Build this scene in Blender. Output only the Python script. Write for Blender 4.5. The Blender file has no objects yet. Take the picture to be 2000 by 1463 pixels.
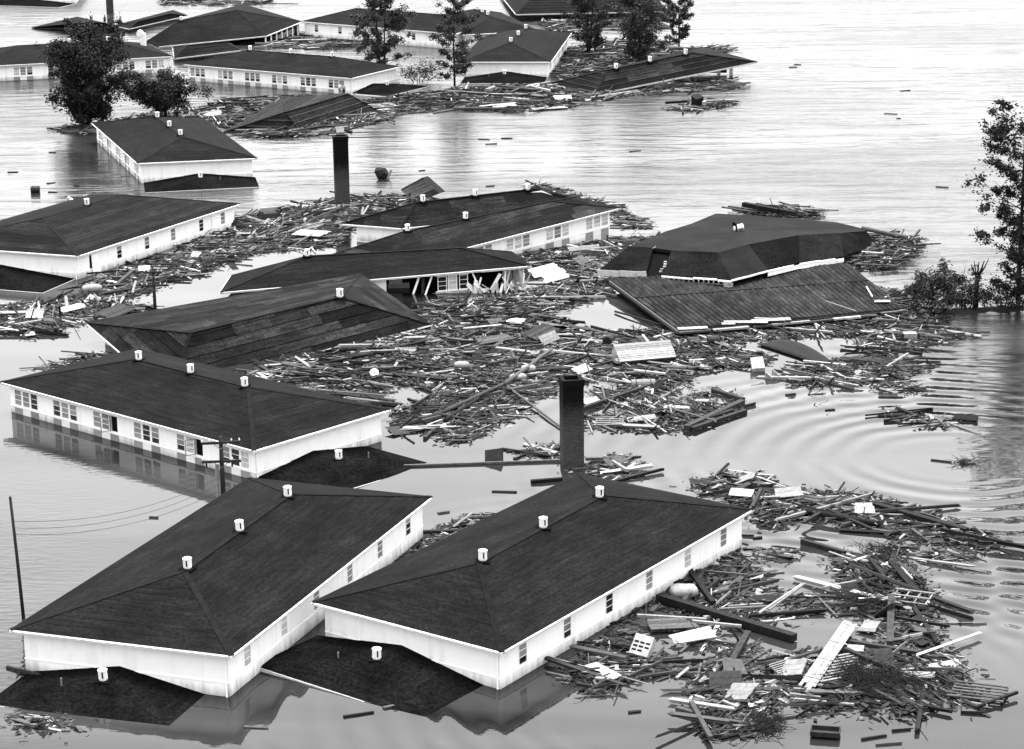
import bpy, math, random
from mathutils import Vector, Matrix, noise

random.seed(7)
scene = bpy.context.scene
col = scene.collection

# ------------------------------------------------------------------ camera
FPX, PITCH, ROLL, CAMH = 4606.32, 0.2682825, -0.0127849, 49.918   # focal length in photo pixels, radians, metres
CU, CV = 1000.0, 731.5
_f = Vector((0, math.cos(PITCH), -math.sin(PITCH)))
_u0 = Vector((0, math.sin(PITCH), math.cos(PITCH)))
_x0 = Vector((1, 0, 0))
_r = _x0 * math.cos(ROLL) + _u0 * math.sin(ROLL)
_u = _u0 * math.cos(ROLL) - _x0 * math.sin(ROLL)
cam_data = bpy.data.cameras.new('camera')
cam_data.sensor_fit = 'HORIZONTAL'
cam_data.sensor_width = 36.0
cam_data.lens = FPX / 2000.0 * 36.0
cam_data.clip_start = 1.0
cam_data.clip_end = 20000.0
cam = bpy.data.objects.new('camera', cam_data)
cam.matrix_world = Matrix(((_r.x, _u.x, -_f.x, 0), (_r.y, _u.y, -_f.y, 0), (_r.z, _u.z, -_f.z, CAMH), (0, 0, 0, 1)))
col.objects.link(cam)
scene.camera = cam

# ------------------------------------------------------------------ sky, sun, exposure
SUN_AZ = math.radians(10.0)      # to the right of straight ahead
SUN_EL = math.radians(72.0)
world = bpy.data.worlds.new('World')
scene.world = world
world.use_nodes = True
wn = world.node_tree.nodes
wl = world.node_tree.links
wn.clear()
sky = wn.new('ShaderNodeTexSky')
sky.sky_type = 'NISHITA'
sky.sun_disc = False
sky.sun_elevation = SUN_EL
sky.sun_rotation = SUN_AZ
sky.air_density = 3.0
sky.dust_density = 5.0
sky.ozone_density = 1.0
hs = wn.new('ShaderNodeHueSaturation')
hs.inputs['Saturation'].default_value = 0.0
bg = wn.new('ShaderNodeBackground')
bg.inputs['Strength'].default_value = 0.15
wo = wn.new('ShaderNodeOutputWorld')
wl.new(sky.outputs[0], hs.inputs['Color'])
wl.new(hs.outputs[0], bg.inputs['Color'])
wl.new(bg.outputs[0], wo.inputs['Surface'])
sun_data = bpy.data.lights.new('sun', 'SUN')
sun_data.energy = 1.2
sun_data.angle = math.radians(20.0)
sun_data.color = (1.0, 1.0, 1.0)
sun = bpy.data.objects.new('sun', sun_data)
sd = Vector((math.sin(SUN_AZ) * math.cos(SUN_EL), math.cos(SUN_AZ) * math.cos(SUN_EL), math.sin(SUN_EL)))
sun.rotation_euler = sd.to_track_quat('Z', 'Y').to_euler()
col.objects.link(sun)
scene.view_settings.view_transform = 'Standard'
scene.view_settings.look = 'None'
scene.view_settings.gamma = 1.0
scene.view_settings.use_curve_mapping = False
scene.view_settings.exposure = 2.12
scene.cycles.max_bounces = 6
scene.cycles.diffuse_bounces = 3
scene.cycles.glossy_bounces = 3

# ------------------------------------------------------------------ helpers
def P(u, v, z=0.0):
    """the point of the place that the photograph shows at pixel (u, v), at height z above the water"""
    d = _r * ((u - CU) / FPX) - _u * ((v - CV) / FPX) + _f
    t = (z - CAMH) / d.z
    return Vector((d.x * t, d.y * t, z))

def pix(p):
    d = Vector(p) - Vector((0, 0, CAMH))
    c = d.dot(_f)
    return CU + FPX * d.dot(_r) / c, CV - FPX * d.dot(_u) / c

def on_plane(u, v, a, b, c):
    n = (b - a).cross(c - a); o = Vector((0, 0, CAMH)); d = P(u, v, 0) - o
    return o + d * ((a - o).dot(n) / d.dot(n))

MATS = {}
def mat(name, base, rough=0.8, var=0.25, scale=3.0, stretch=(1, 1, 1), objvar=0.0, bump=0.0, spec=0.1, detail=4.0):
    """grey procedural paint / wood / felt: noise variation plus a tone of its own for each object"""
    m = bpy.data.materials.new(name)
    m.use_nodes = True
    n, l = m.node_tree.nodes, m.node_tree.links
    b = n['Principled BSDF']
    b.inputs['Roughness'].default_value = rough
    b.inputs['Specular IOR Level'].default_value = spec
    tc = n.new('ShaderNodeTexCoord')
    mp = n.new('ShaderNodeMapping')
    mp.inputs['Scale'].default_value = stretch
    nz = n.new('ShaderNodeTexNoise')
    nz.inputs['Scale'].default_value = scale
    nz.inputs['Detail'].default_value = detail
    l.new(tc.outputs['Object'], mp.inputs['Vector'])
    l.new(mp.outputs[0], nz.inputs['Vector'])
    mr = n.new('ShaderNodeMapRange')
    mr.inputs['From Min'].default_value = 0.25
    mr.inputs['From Max'].default_value = 0.75
    mr.inputs['To Min'].default_value = base * (1 - var)
    mr.inputs['To Max'].default_value = base * (1 + var)
    l.new(nz.outputs['Fac'], mr.inputs['Value'])
    out = mr.outputs[0]
    if objvar:
        oi = n.new('ShaderNodeObjectInfo')
        m2 = n.new('ShaderNodeMapRange')
        m2.inputs['To Min'].default_value = 1 - objvar
        m2.inputs['To Max'].default_value = 1 + objvar
        l.new(oi.outputs['Random'], m2.inputs['Value'])
        mu = n.new('ShaderNodeMath')
        mu.operation = 'MULTIPLY'
        l.new(out, mu.inputs[0])
        l.new(m2.outputs[0], mu.inputs[1])
        out = mu.outputs[0]
    cc = n.new('ShaderNodeCombineColor')
    for k in range(3):
        l.new(out, cc.inputs[k])
    l.new(cc.outputs[0], b.inputs['Base Color'])
    if bump:
        bp = n.new('ShaderNodeBump')
        bp.inputs['Strength'].default_value = 1.0
        bp.inputs['Distance'].default_value = bump
        l.new(nz.outputs['Fac'], bp.inputs['Height'])
        l.new(bp.outputs[0], b.inputs['Normal'])
    MATS[name] = m
    return m

def wall_mat():
    """white paint over boards, silt stained in a ragged band above the water and streaked by rain"""
    m = mat('white_wall', 0.80, 0.7, 0.03, 1.5)
    n, l = m.node_tree.nodes, m.node_tree.links
    b = n['Principled BSDF']
    src = b.inputs['Base Color'].links[0].from_socket
    g = n.new('ShaderNodeNewGeometry')
    sx = n.new('ShaderNodeSeparateXYZ')
    l.new(g.outputs['Position'], sx.inputs[0])
    mp = n.new('ShaderNodeMapping')
    mp.inputs['Scale'].default_value = (1.6, 1.6, 0.25)
    nz = n.new('ShaderNodeTexNoise')
    nz.inputs['Scale'].default_value = 1.3
    nz.inputs['Detail'].default_value = 6
    l.new(g.outputs['Position'], mp.inputs[0])
    l.new(mp.outputs[0], nz.inputs['Vector'])
    # height + noise -> stain
    a = n.new('ShaderNodeMath'); a.operation = 'MULTIPLY_ADD'
    a.inputs[1].default_value = 1.1
    l.new(nz.outputs['Fac'], a.inputs[0])
    l.new(sx.outputs['Z'], a.inputs[2])
    r = n.new('ShaderNodeMapRange')
    r.inputs['From Min'].default_value = 0.55
    r.inputs['From Max'].default_value = 1.25
    r.inputs['To Min'].default_value = 0.42
    r.inputs['To Max'].default_value = 1.0
    l.new(a.outputs[0], r.inputs['Value'])
    r2 = n.new('ShaderNodeMapRange')
    r2.inputs['From Min'].default_value = 0.3
    r2.inputs['From Max'].default_value = 0.5
    r2.inputs['To Min'].default_value = 0.9
    r2.inputs['To Max'].default_value = 1.0
    l.new(nz.outputs['Fac'], r2.inputs['Value'])
    mm = n.new('ShaderNodeMath'); mm.operation = 'MULTIPLY'
    l.new(r.outputs[0], mm.inputs[0]); l.new(r2.outputs[0], mm.inputs[1])
    mx = n.new('ShaderNodeVectorMath'); mx.operation = 'SCALE'
    l.new(src, mx.inputs[0]); l.new(mm.outputs[0], mx.inputs['Scale'])
    l.new(mx.outputs[0], b.inputs['Base Color'])
    return m

wall_mat()
mat('white_trim', 0.82, 0.6, 0.05, 4.0)
mat('gutter_grey', 0.36, 0.6, 0.2, 3.0)
mat('grey_trim', 0.2, 0.7, 0.2, 3.0)
mat('panel_grey', 0.2, 0.7, 0.25, 6.0, (0.3, 0.3, 6), 0.15)
mat('panel_white', 0.62, 0.7, 0.12, 6.0, (0.3, 0.3, 6), 0.08)
def felt_mat(name, base, objvar, spec=0.04, contrast=0.5):
    """mineral felt: grit, scuffs dragged along the course and blotches, each strip with a tone of its own"""
    m = bpy.data.materials.new(name); m.use_nodes = True
    n, l = m.node_tree.nodes, m.node_tree.links
    b = n['Principled BSDF']; b.inputs['Roughness'].default_value = 0.85; b.inputs['Specular IOR Level'].default_value = spec
    uv = n.new('ShaderNodeUVMap'); uv.uv_map = 'course'
    tc = n.new('ShaderNodeTexCoord')
    oi = n.new('ShaderNodeObjectInfo')
    def noise_(src, sc, scale, det):
        mp = n.new('ShaderNodeMapping'); mp.inputs['Scale'].default_value = sc; l.new(src, mp.inputs[0])
        q = n.new('ShaderNodeTexNoise'); q.inputs['Scale'].default_value = scale; q.inputs['Detail'].default_value = det; l.new(mp.outputs[0], q.inputs['Vector']); return q.outputs['Fac']
    def rng(x, a, b_, c, d):
        q = n.new('ShaderNodeMapRange'); q.inputs['From Min'].default_value = a; q.inputs['From Max'].default_value = b_; q.inputs['To Min'].default_value = c; q.inputs['To Max'].default_value = d; l.new(x, q.inputs['Value']); return q.outputs[0]
    def mul(a, b_):
        q = n.new('ShaderNodeMath'); q.operation = 'MULTIPLY'; l.new(a, q.inputs[0]); l.new(b_, q.inputs[1]); return q.outputs[0]
    drag = rng(noise_(uv.outputs[0], (0.5, 3.6, 1), 1.0, 7), 0.32, 0.68, 1 - contrast, 1 + contrast * 1.3)
    blot = rng(noise_(tc.outputs['Object'], (1, 1, 1), 0.32, 5), 0.32, 0.68, 0.65, 1.45)
    scuf = rng(noise_(uv.outputs[0], (0.8, 14, 1), 1.0, 3), 0.64, 0.74, 1.0, 1.9)
    grit = rng(noise_(tc.outputs['Object'], (1, 1, 1), 5.5, 3), 0.35, 0.65, 0.55, 1.45)
    tone = rng(oi.outputs['Random'], 0, 1, (1 - objvar) * base, (1 + objvar) * base)
    v = mul(mul(mul(drag, blot), mul(grit, scuf)), tone)
    cc = n.new('ShaderNodeCombineColor')
    for k in range(3): l.new(v, cc.inputs[k])
    l.new(cc.outputs[0], b.inputs['Base Color'])
    MATS[name] = m
felt_mat('roof_felt', 0.0038, 0.22, 0.03, contrast=0.42)
felt_mat('roof_felt_worn', 0.0048, 0.5, 0.03, contrast=0.5)
felt_mat('roof_felt_pale', 0.009, 0.35, 0.03, contrast=0.5)
felt_mat('roof_slab', 0.0125, 0.3, 0.02, contrast=0.5)
felt_mat('roof_top_lit', 0.0065, 0.1, 0.03, contrast=0.3)  # paler felt: light on the broken roof's top put into the colour
felt_mat('roof_wet', 0.0042, 0.1, 0.0, contrast=0.2)
felt_mat('roof_side', 0.0052, 0.3, 0.0)  # felt of the steep sides, their shade put into the colour
mat('roof_cap', 0.0050, 0.85, 0.5, 1.5, objvar=0.2, spec=0.03, detail=8)
mat('roof_seam', 0.03, 0.85, 0.5, 2.0)
mat('roof_deck', 0.006, 0.9, 0.3, 2.0)
mat('pane_dark', 0.012, 0.12, 0.3, 2.0, objvar=0.4, spec=0.5)
mat('pane_shade', 0.19, 0.25, 0.12, 5.0, objvar=0.35, spec=0.5)
mat('pane_curtain', 0.42, 0.4, 0.45, 9.0, (3, 3, 0.2), objvar=0.2)
mat('slot_black', 0.005, 0.9, 0.1, spec=0.0)
mat('vent_white', 0.66, 0.5, 0.06, 3.0)
mat('interior', 0.008, 0.9, 0.4, 1.5, spec=0.0)
mat('interior_wall', 0.03, 0.9, 0.3, 1.5)
mat('pole_wood', 0.018, 0.9, 0.4, 3.0, (3, 3, 0.3), bump=0.02)
mat('wire', 0.012, 0.6, 0.1)
mat('insulator', 0.5, 0.3, 0.2)
mat('bark', 0.014, 0.95, 0.4, 5.0, (2, 2, 0.5), bump=0.03)
mat('wood_black', 0.008, 0.85, 0.5, 4.0, objvar=0.4)
mat('wood_dark', 0.02, 0.85, 0.5, 4.0, objvar=0.4)
mat('wood_mid', 0.046, 0.85, 0.4, 4.0, objvar=0.35)
mat('wood_pale', 0.15, 0.8, 0.3, 4.0, objvar=0.25)
mat('wood_white', 0.24, 0.75, 0.35, 3.0, objvar=0.35, detail=7)
mat('mattress', 0.17, 0.9, 0.2, 3.0, bump=0.04)
mat('metal_dark', 0.012, 0.5, 0.4, 3.0)
mat('metal_pale', 0.12, 0.45, 0.25, 3.0)
mat('cloth_dark', 0.03, 0.9, 0.2)
mat('cloth_mid', 0.2, 0.9, 0.2)
mat('cloth_white', 0.7, 0.9, 0.1)
mat('skin', 0.3, 0.7, 0.1)
mat('hair', 0.02, 0.8, 0.2)
mat('mud', 0.012, 0.9, 0.4, 1.0, bump=0.05)

def brick_mat():
    m = bpy.data.materials.new('brick'); m.use_nodes = True
    n, l = m.node_tree.nodes, m.node_tree.links
    b = n['Principled BSDF']; b.inputs['Roughness'].default_value = 0.9; b.inputs['Specular IOR Level'].default_value = 0.08
    tc = n.new('ShaderNodeTexCoord')
    sp = n.new('ShaderNodeSeparateXYZ'); l.new(tc.outputs['Object'], sp.inputs[0])
    ad = n.new('ShaderNodeMath'); ad.operation = 'ADD'
    l.new(sp.outputs['X'], ad.inputs[0]); l.new(sp.outputs['Y'], ad.inputs[1])
    cb = n.new('ShaderNodeCombineXYZ')
    l.new(ad.outputs[0], cb.inputs['X']); l.new(sp.outputs['Z'], cb.inputs['Y'])
    bk = n.new('ShaderNodeTexBrick')
    bk.inputs['Scale'].default_value = 1.0
    bk.inputs['Brick Width'].default_value = 0.24
    bk.inputs['Row Height'].default_value = 0.1
    bk.inputs['Mortar Size'].default_value = 0.014
    bk.inputs['Color1'].default_value = (0.015, 0.015, 0.015, 1)
    bk.inputs['Color2'].default_value = (0.042, 0.042, 0.042, 1)
    bk.inputs['Mortar'].default_value = (0.07, 0.07, 0.07, 1)
    l.new(cb.outputs[0], bk.inputs['Vector'])
    # soot from the flue: a ragged black cap over the top two metres
    nz = n.new('ShaderNodeTexNoise'); nz.inputs['Scale'].default_value = 1.1; nz.inputs['Detail'].default_value = 5
    l.new(tc.outputs['Object'], nz.inputs['Vector'])
    a = n.new('ShaderNodeMath'); a.operation = 'MULTIPLY_ADD'; a.inputs[1].default_value = 1.6
    l.new(nz.outputs['Fac'], a.inputs[0]); l.new(sp.outputs['Z'], a.inputs[2])
    r = n.new('ShaderNodeMapRange')
    r.inputs['From Min'].default_value = 3.6; r.inputs['From Max'].default_value = 5.8
    r.inputs['To Min'].default_value = 1.0; r.inputs['To Max'].default_value = 0.08
    l.new(a.outputs[0], r.inputs['Value'])
    mx = n.new('ShaderNodeVectorMath'); mx.operation = 'SCALE'
    l.new(bk.outputs['Color'], mx.inputs[0]); l.new(r.outputs[0], mx.inputs['Scale'])
    l.new(mx.outputs[0], b.inputs['Base Color'])
    bp = n.new('ShaderNodeBump'); bp.inputs['Distance'].default_value = 0.02; bp.invert = True
    l.new(bk.outputs['Fac'], bp.inputs['Height']); l.new(bp.outputs[0], b.inputs['Normal'])
    MATS['brick'] = m
brick_mat()

def leaf_mat(name, v):
    m = bpy.data.materials.new(name); m.use_nodes = True
    n, l = m.node_tree.nodes, m.node_tree.links
    b = n['Principled BSDF']; b.inputs['Roughness'].default_value = 0.7
    b.inputs['Specular IOR Level'].default_value = 0.08
    g = n.new('ShaderNodeNewGeometry')
    r = n.new('ShaderNodeMapRange')
    r.inputs['To Min'].default_value = v * 0.5; r.inputs['To Max'].default_value = v * 1.6
    l.new(g.outputs['Random Per Island'], r.inputs['Value'])
    cc = n.new('ShaderNodeCombineColor')
    for k in range(3): l.new(r.outputs[0], cc.inputs[k])
    l.new(cc.outputs[0], b.inputs['Base Color'])
    MATS[name] = m
leaf_mat('leaves', 0.016)
leaf_mat('leaves_light', 0.03)

def tag(o, label=None, cat=None, group=None, kind=None):
    if label: o['label'] = label
    if cat: o['category'] = cat
    if cat and not kind: o['kind'] = 'thing'
    if group: o['group'] = group
    if kind: o['kind'] = kind
    return o

ORG = {}
def thing(name, loc, label, cat, group=None):
    o = bpy.data.objects.new(name, None)
    o.empty_display_size = 0.3
    o.location = loc
    col.objects.link(o)
    ORG[o.name] = Vector(loc)
    return tag(o, label, cat, group, 'thing')

def root_origin(o):
    while o.parent is not None: o = o.parent
    return ORG.get(o.name, Vector((0, 0, 0)))

def mk(name, verts, faces, m, parent=None, mats=None, fm=None, smooth=False, uv=None):
    """one mesh object; vertices come in world metres"""
    me = bpy.data.meshes.new(name)
    if parent is not None:
        og = root_origin(parent)
    else:
        og = Vector((0, 0, 0))
        for v in verts: og += Vector(v)
        og /= len(verts)
        og.z = min(v[2] for v in verts)
    me.from_pydata([tuple(Vector(v) - og) for v in verts], [], faces)
    for mm in (mats or [m]): me.materials.append(MATS[mm])
    if fm: me.polygons.foreach_set('material_index', fm)
    if smooth: me.polygons.foreach_set('use_smooth', [True] * len(faces))
    if uv:
        lay = me.uv_layers.new(name='course')
        for lp in me.loops: lay.data[lp.index].uv = uv[lp.vertex_index] if lp.vertex_index < len(uv) else (0, 0)
    me.update()
    o = bpy.data.objects.new(name, me)
    col.objects.link(o)
    if parent is not None:
        o.parent = parent
    else:
        o.location = og
        ORG[o.name] = og.copy()
    return o

BOXF = [(0, 3, 2, 1), (4, 5, 6, 7), (0, 1, 5, 4), (1, 2, 6, 5), (2, 3, 7, 6), (3, 0, 4, 7)]
class MB:
    """collects boxes, bars and tubes for one mesh"""
    def __init__(s): s.v = []; s.f = []; s.m = []
    def add(s, vs, fs, mi=0):
        b = len(s.v); s.v += [Vector(v) for v in vs]
        s.f += [tuple(b + i for i in f) for f in fs]; s.m += [mi] * len(fs)
        return s
    def box8(s, p, mi=0): return s.add(p, BOXF, mi)
    def obox(s, c, a, b, h, mi=0):
        c, a, b, h = Vector(c), Vector(a), Vector(b), Vector(h)
        return s.box8([c - a - b - h, c + a - b - h, c + a + b - h, c - a + b - h, c - a - b + h, c + a - b + h, c + a + b + h, c - a + b + h], mi)
    def bar(s, p, q, w, t, up=(0, 0, 1), mi=0):
        p, q = Vector(p), Vector(q); d = q - p
        if d.length < 1e-6: return s
        x = d.normalized(); up = Vector(up)
        y = up.cross(x)
        if y.length < 1e-3: y = Vector((1, 0, 0)).cross(x)
        y.normalize(); z = x.cross(y)
        return s.obox((p + q) / 2, d / 2, y * w / 2, z * t / 2, mi)
    def tube(s, pts, rad, seg=8, mi=0, cap=True):
        pts = [Vector(p) for p in pts]
        if not isinstance(rad, (list, tuple)): rad = [rad] * len(pts)
        b = len(s.v); n = len(pts); ref = None
        for i, p in enumerate(pts):
            d = (pts[min(i + 1, n - 1)] - pts[max(i - 1, 0)])
            d = d.normalized() if d.length > 1e-9 else Vector((0, 0, 1))
            if ref is None: ref = Vector((0, 0, 1)) if abs(d.z) < 0.9 else Vector((1, 0, 0))
            y = ref.cross(d)
            if y.length < 1e-4: y = Vector((0, 1, 0)).cross(d)
            y.normalize(); x = d.cross(y)
            ref = x.cross(Vector((0, 0, 0)) - y) if False else ref
            for k in range(seg):
                a = 2 * math.pi * k / seg
                s.v.append(p + (x * math.cos(a) + y * math.sin(a)) * rad[i])
        for i in range(n - 1):
            for k in range(seg):
                k2 = (k + 1) % seg
                s.f.append((b + i * seg + k, b + i * seg + k2, b + (i + 1) * seg + k2, b + (i + 1) * seg + k)); s.m.append(mi)
        if cap:
            s.f.append(tuple(b + k for k in range(seg))[::-1]); s.m.append(mi)
            s.f.append(tuple(b + (n - 1) * seg + k for k in range(seg))); s.m.append(mi)
        return s
    def build(s, name, m, parent=None, mats=None, smooth=False):
        return mk(name, s.v, s.f, m, parent, mats, s.m if mats else None, smooth)

def clip(poly, o, n, keep_ge):
    """clip a polygon by the plane through o with normal n"""
    out = []
    for i in range(len(poly)):
        a, b = poly[i], poly[(i + 1) % len(poly)]
        da, db = (a - o).dot(n), (b - o).dot(n)
        if not keep_ge: da, db = -da, -db
        if da >= 0: out.append(a)
        if (da >= 0) != (db >= 0): out.append(a + (b - a) * (da / (da - db)))
    return out

SEAMS = []
def flush_seams():
    for (p, sm) in SEAMS: sm.build('lap_seam', 'roof_seam', p)
    SEAMS.clear()

def roof_strips(parent, poly, ea, eb, m, width=0.92, **kw):
    if len(poly) == 4:
        n0 = (poly[1] - poly[0]).cross(poly[2] - poly[0]).normalized()
        if abs((poly[3] - poly[0]).dot(n0)) > 0.02:
            roof_strips1(parent, [poly[0], poly[1], poly[2]], ea, eb, m, width, **kw)
            roof_strips1(parent, [poly[0], poly[2], poly[3]], ea, eb, m, width, **kw)
            return
    roof_strips1(parent, poly, ea, eb, m, width, **kw)

def roof_strips1(parent, poly, ea, eb, m, width=0.92, name='roofing_strip', seglen=None, lift=0.035, skip=0.0, across=False, seam=None):
    """lay felt courses on one roof plane, each its own overlapping strip, from the eave ea-eb upwards"""
    ea, eb = Vector(ea), Vector(eb)
    x = (eb - ea).normalized()
    nrm = Vector((0, 0, 0))
    for i in range(1, len(poly) - 1): nrm += (poly[i] - poly[0]).cross(poly[i + 1] - poly[0])
    nrm.normalize()
    if nrm.z < 0: nrm = -nrm
    x = (x - nrm * x.dot(nrm)).normalized()
    y = nrm.cross(x)
    ctr = sum(poly, Vector((0, 0, 0))) / len(poly)
    if (ctr - ea).dot(y) < 0: y = -y
    if across: x, y = y, x
    lo = min((p - ea).dot(y) for p in poly); hi = max((p - ea).dot(y) for p in poly)
    k = 0; h = lo
    while h < hi - 0.05:
        w = width * random.uniform(0.93, 1.07)
        band = clip(clip(poly, ea + y * h, y, True), ea + y * (h + w), y, False)
        segs = [band]
        if seglen and len(band) >= 3:
            x0 = min((p - ea).dot(x) for p in band); x1 = max((p - ea).dot(x) for p in band)
            segs = []; c = x0 + random.uniform(0.3, 1.0) * seglen; cuts = []
            while c < x1 - 1.0: cuts.append(c); c += seglen * random.uniform(0.5, 1.4)
            rest = band
            for c in cuts:
                segs.append(clip(rest, ea + x * c, x, False)); rest = clip(rest, ea + x * c, x, True)
            segs.append(rest)
        for sg in segs:
            if len(sg) < 3 or random.random() < skip: continue
            vs = []
            for p in sg:
                t = ((p - ea).dot(y) - h) / w
                vs.append(p + nrm * (0.012 + (lift - 0.012) * (1 - t) + random.uniform(0, 0.006)))
            low = [i for i, p in enumerate(sg) if (p - ea).dot(y) - h < 0.02]
            fs = [tuple(range(len(vs)))]
            nn = len(vs)
            for i in range(nn):
                j = (i + 1) % nn
                b = len(vs)
                vs += [sg[i] + nrm * 0.002, sg[j] + nrm * 0.002]
                fs.append((i, b, b + 1, j))
            ou = random.uniform(0, 50); st = mk(name, vs, fs, m if isinstance(m, str) else random.choice(m), parent, uv=[((p - ea).dot(x) + ou, (p - ea).dot(y)) for p in vs])
            if seam and len(low) >= 2:
                lp = sorted(low, key=lambda i: sg[i].dot(x)); a_, b_ = vs[lp[0]], vs[lp[-1]]
                if (b_ - a_).length > 0.5:
                    sm = MB(); sm.bar(a_ + nrm * 0.006 + y * 0.05, b_ + nrm * 0.006 + y * 0.05, seam, 0.012, nrm); SEAMS.append((parent, sm))
        h += w; k += 1

def hip_roof(parent, E, R, felt='roof_felt', strips=True, seglen=None, thick=0.14, fascia='white_trim', width=0.92, lift=0.02, skip=0.0, fsides=(0, 1, 2, 3), seam=None, caps=True):
    """roof part (deck, soffit) with felt strips and fascia boards as its pieces"""
    E = [Vector(e) for e in E]; R = [Vector(r) for r in R]
    dn = Vector((0, 0, -thick))
    v = E + R + [e + dn for e in E]
    f = [(0, 1, 4), (1, 2, 5), (1, 5, 4), (2, 3, 5), (3, 0, 4), (3, 4, 5), (6, 7, 8), (6, 8, 9)] + [(i, 6 + i, 6 + (i + 1) % 4, (i + 1) % 4) for i in range(4)]
    roof = mk('roof', v, f, None, parent, ['roof_deck', 'white_trim'], [0] * 6 + [1] * 6)
    if strips:
        for poly, a, b in (((E[0], E[1], R[0]), E[0], E[1]), ((E[1], E[2], R[1], R[0]), E[1], E[2]), ((E[2], E[3], R[1]), E[2], E[3]), ((E[3], E[0], R[0], R[1]), E[3], E[0])):
            # a quad that is not flat is laid as one sheet per course over its mean plane: lift it clear of the deck
            roof_strips(roof, [Vector(p) for p in poly], a, b, felt, width, seglen=seglen, lift=lift, skip=skip, seam=seam)
    flush_seams()
    if caps:
        for a, b in ((E[0], R[0]), (E[1], R[0]), (E[2], R[1]), (E[3], R[1]), (R[0], R[1])):
            mb = MB(); mb.bar(a + Vector((0, 0, .015)), b + Vector((0, 0, .015)), 0.34, 0.03); mb.build('hip_cap', 'roof_cap', roof)
    if fascia:
        c = sum(E, Vector((0, 0, 0))) / 4
        for i in fsides:
            a, b = E[i], E[(i + 1) % 4]
            d = (b - a).normalized(); n = d.cross(Vector((0, 0, 1)))
            if n.dot((a + b) / 2 - c) < 0: n = -n
            mb = MB(); mb.bar(a + n * 0.022 + Vector((0, 0, -0.10)) - d * 0.04, b + n * 0.022 + Vector((0, 0, -0.10)) + d * 0.04, 0.04, 0.15)
            mb.build('fascia', fascia, roof)
            g = MB(); g.bar(a + n * 0.09 + Vector((0, 0, -0.06)), b + n * 0.09 + Vector((0, 0, -0.06)), 0.07, 0.05)
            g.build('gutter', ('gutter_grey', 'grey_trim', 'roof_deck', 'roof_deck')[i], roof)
    return roof

_VENT = {}
def vent(parent, loc, ang=0.0, s=0.88, tilt=None):
    """drum-shaped roof ventilator with flanged cap and dark slot; shares its meshes"""
    if not _VENT:
        seg = 20; b = MB(); c = MB(); d = MB(); k = MB()
        b.tube([(0, 0, 0.14), (0, 0, 0.64)], 0.28, seg)
        c.tube([(0, 0, 0.64), (0, 0, 0.68), (0, 0, 0.70)], [0.30, 0.30, 0.27], seg)
        k.tube([(0, 0, -0.12), (0, 0, 0.10), (0, 0, 0.14)], [0.2, 0.29, 0.29], 8)
        d.obox((0.07, -0.275, 0.40), (0.045, 0, 0), (0, 0.016, 0), (0, 0, 0.2))
        fl = MB(); fl.obox((0, 0, -0.01), (.48, 0, 0), (0, .48, 0), (0, 0, .02))
        for nm, q, m in (('flashing', fl, 'roof_wet'), ('ventilator', b, 'vent_white'), ('cap', c, 'vent_white'), ('curb', k, 'vent_white'), ('slot', d, 'slot_black')):
            me = bpy.data.meshes.new(nm); me.from_pydata([tuple(v) for v in q.v], [], q.f); me.materials.append(MATS[m]); _VENT[nm] = me
    o = bpy.data.objects.new('ventilator', _VENT['ventilator']); col.objects.link(o)
    o.parent = parent
    o.location = Vector(loc) - (root_origin(parent) if parent else Vector((0, 0, 0)))
    o.rotation_euler = tilt if tilt else (random.gauss(0, .025), random.gauss(0, .03), ang + random.gauss(0, .15)); o.scale = (s, s, s)
    for nm in ('cap', 'curb', 'slot', 'flashing'):
        c = bpy.data.objects.new(nm, _VENT[nm]); col.objects.link(c); c.parent = o
    return o

def pipe(parent, p, h=0.5):
    mb = MB(); mb.tube([p, Vector(p) + Vector((0, 0, h))], 0.05, 6); mb.build('stack_pipe', 'metal_pale', parent)

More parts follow.
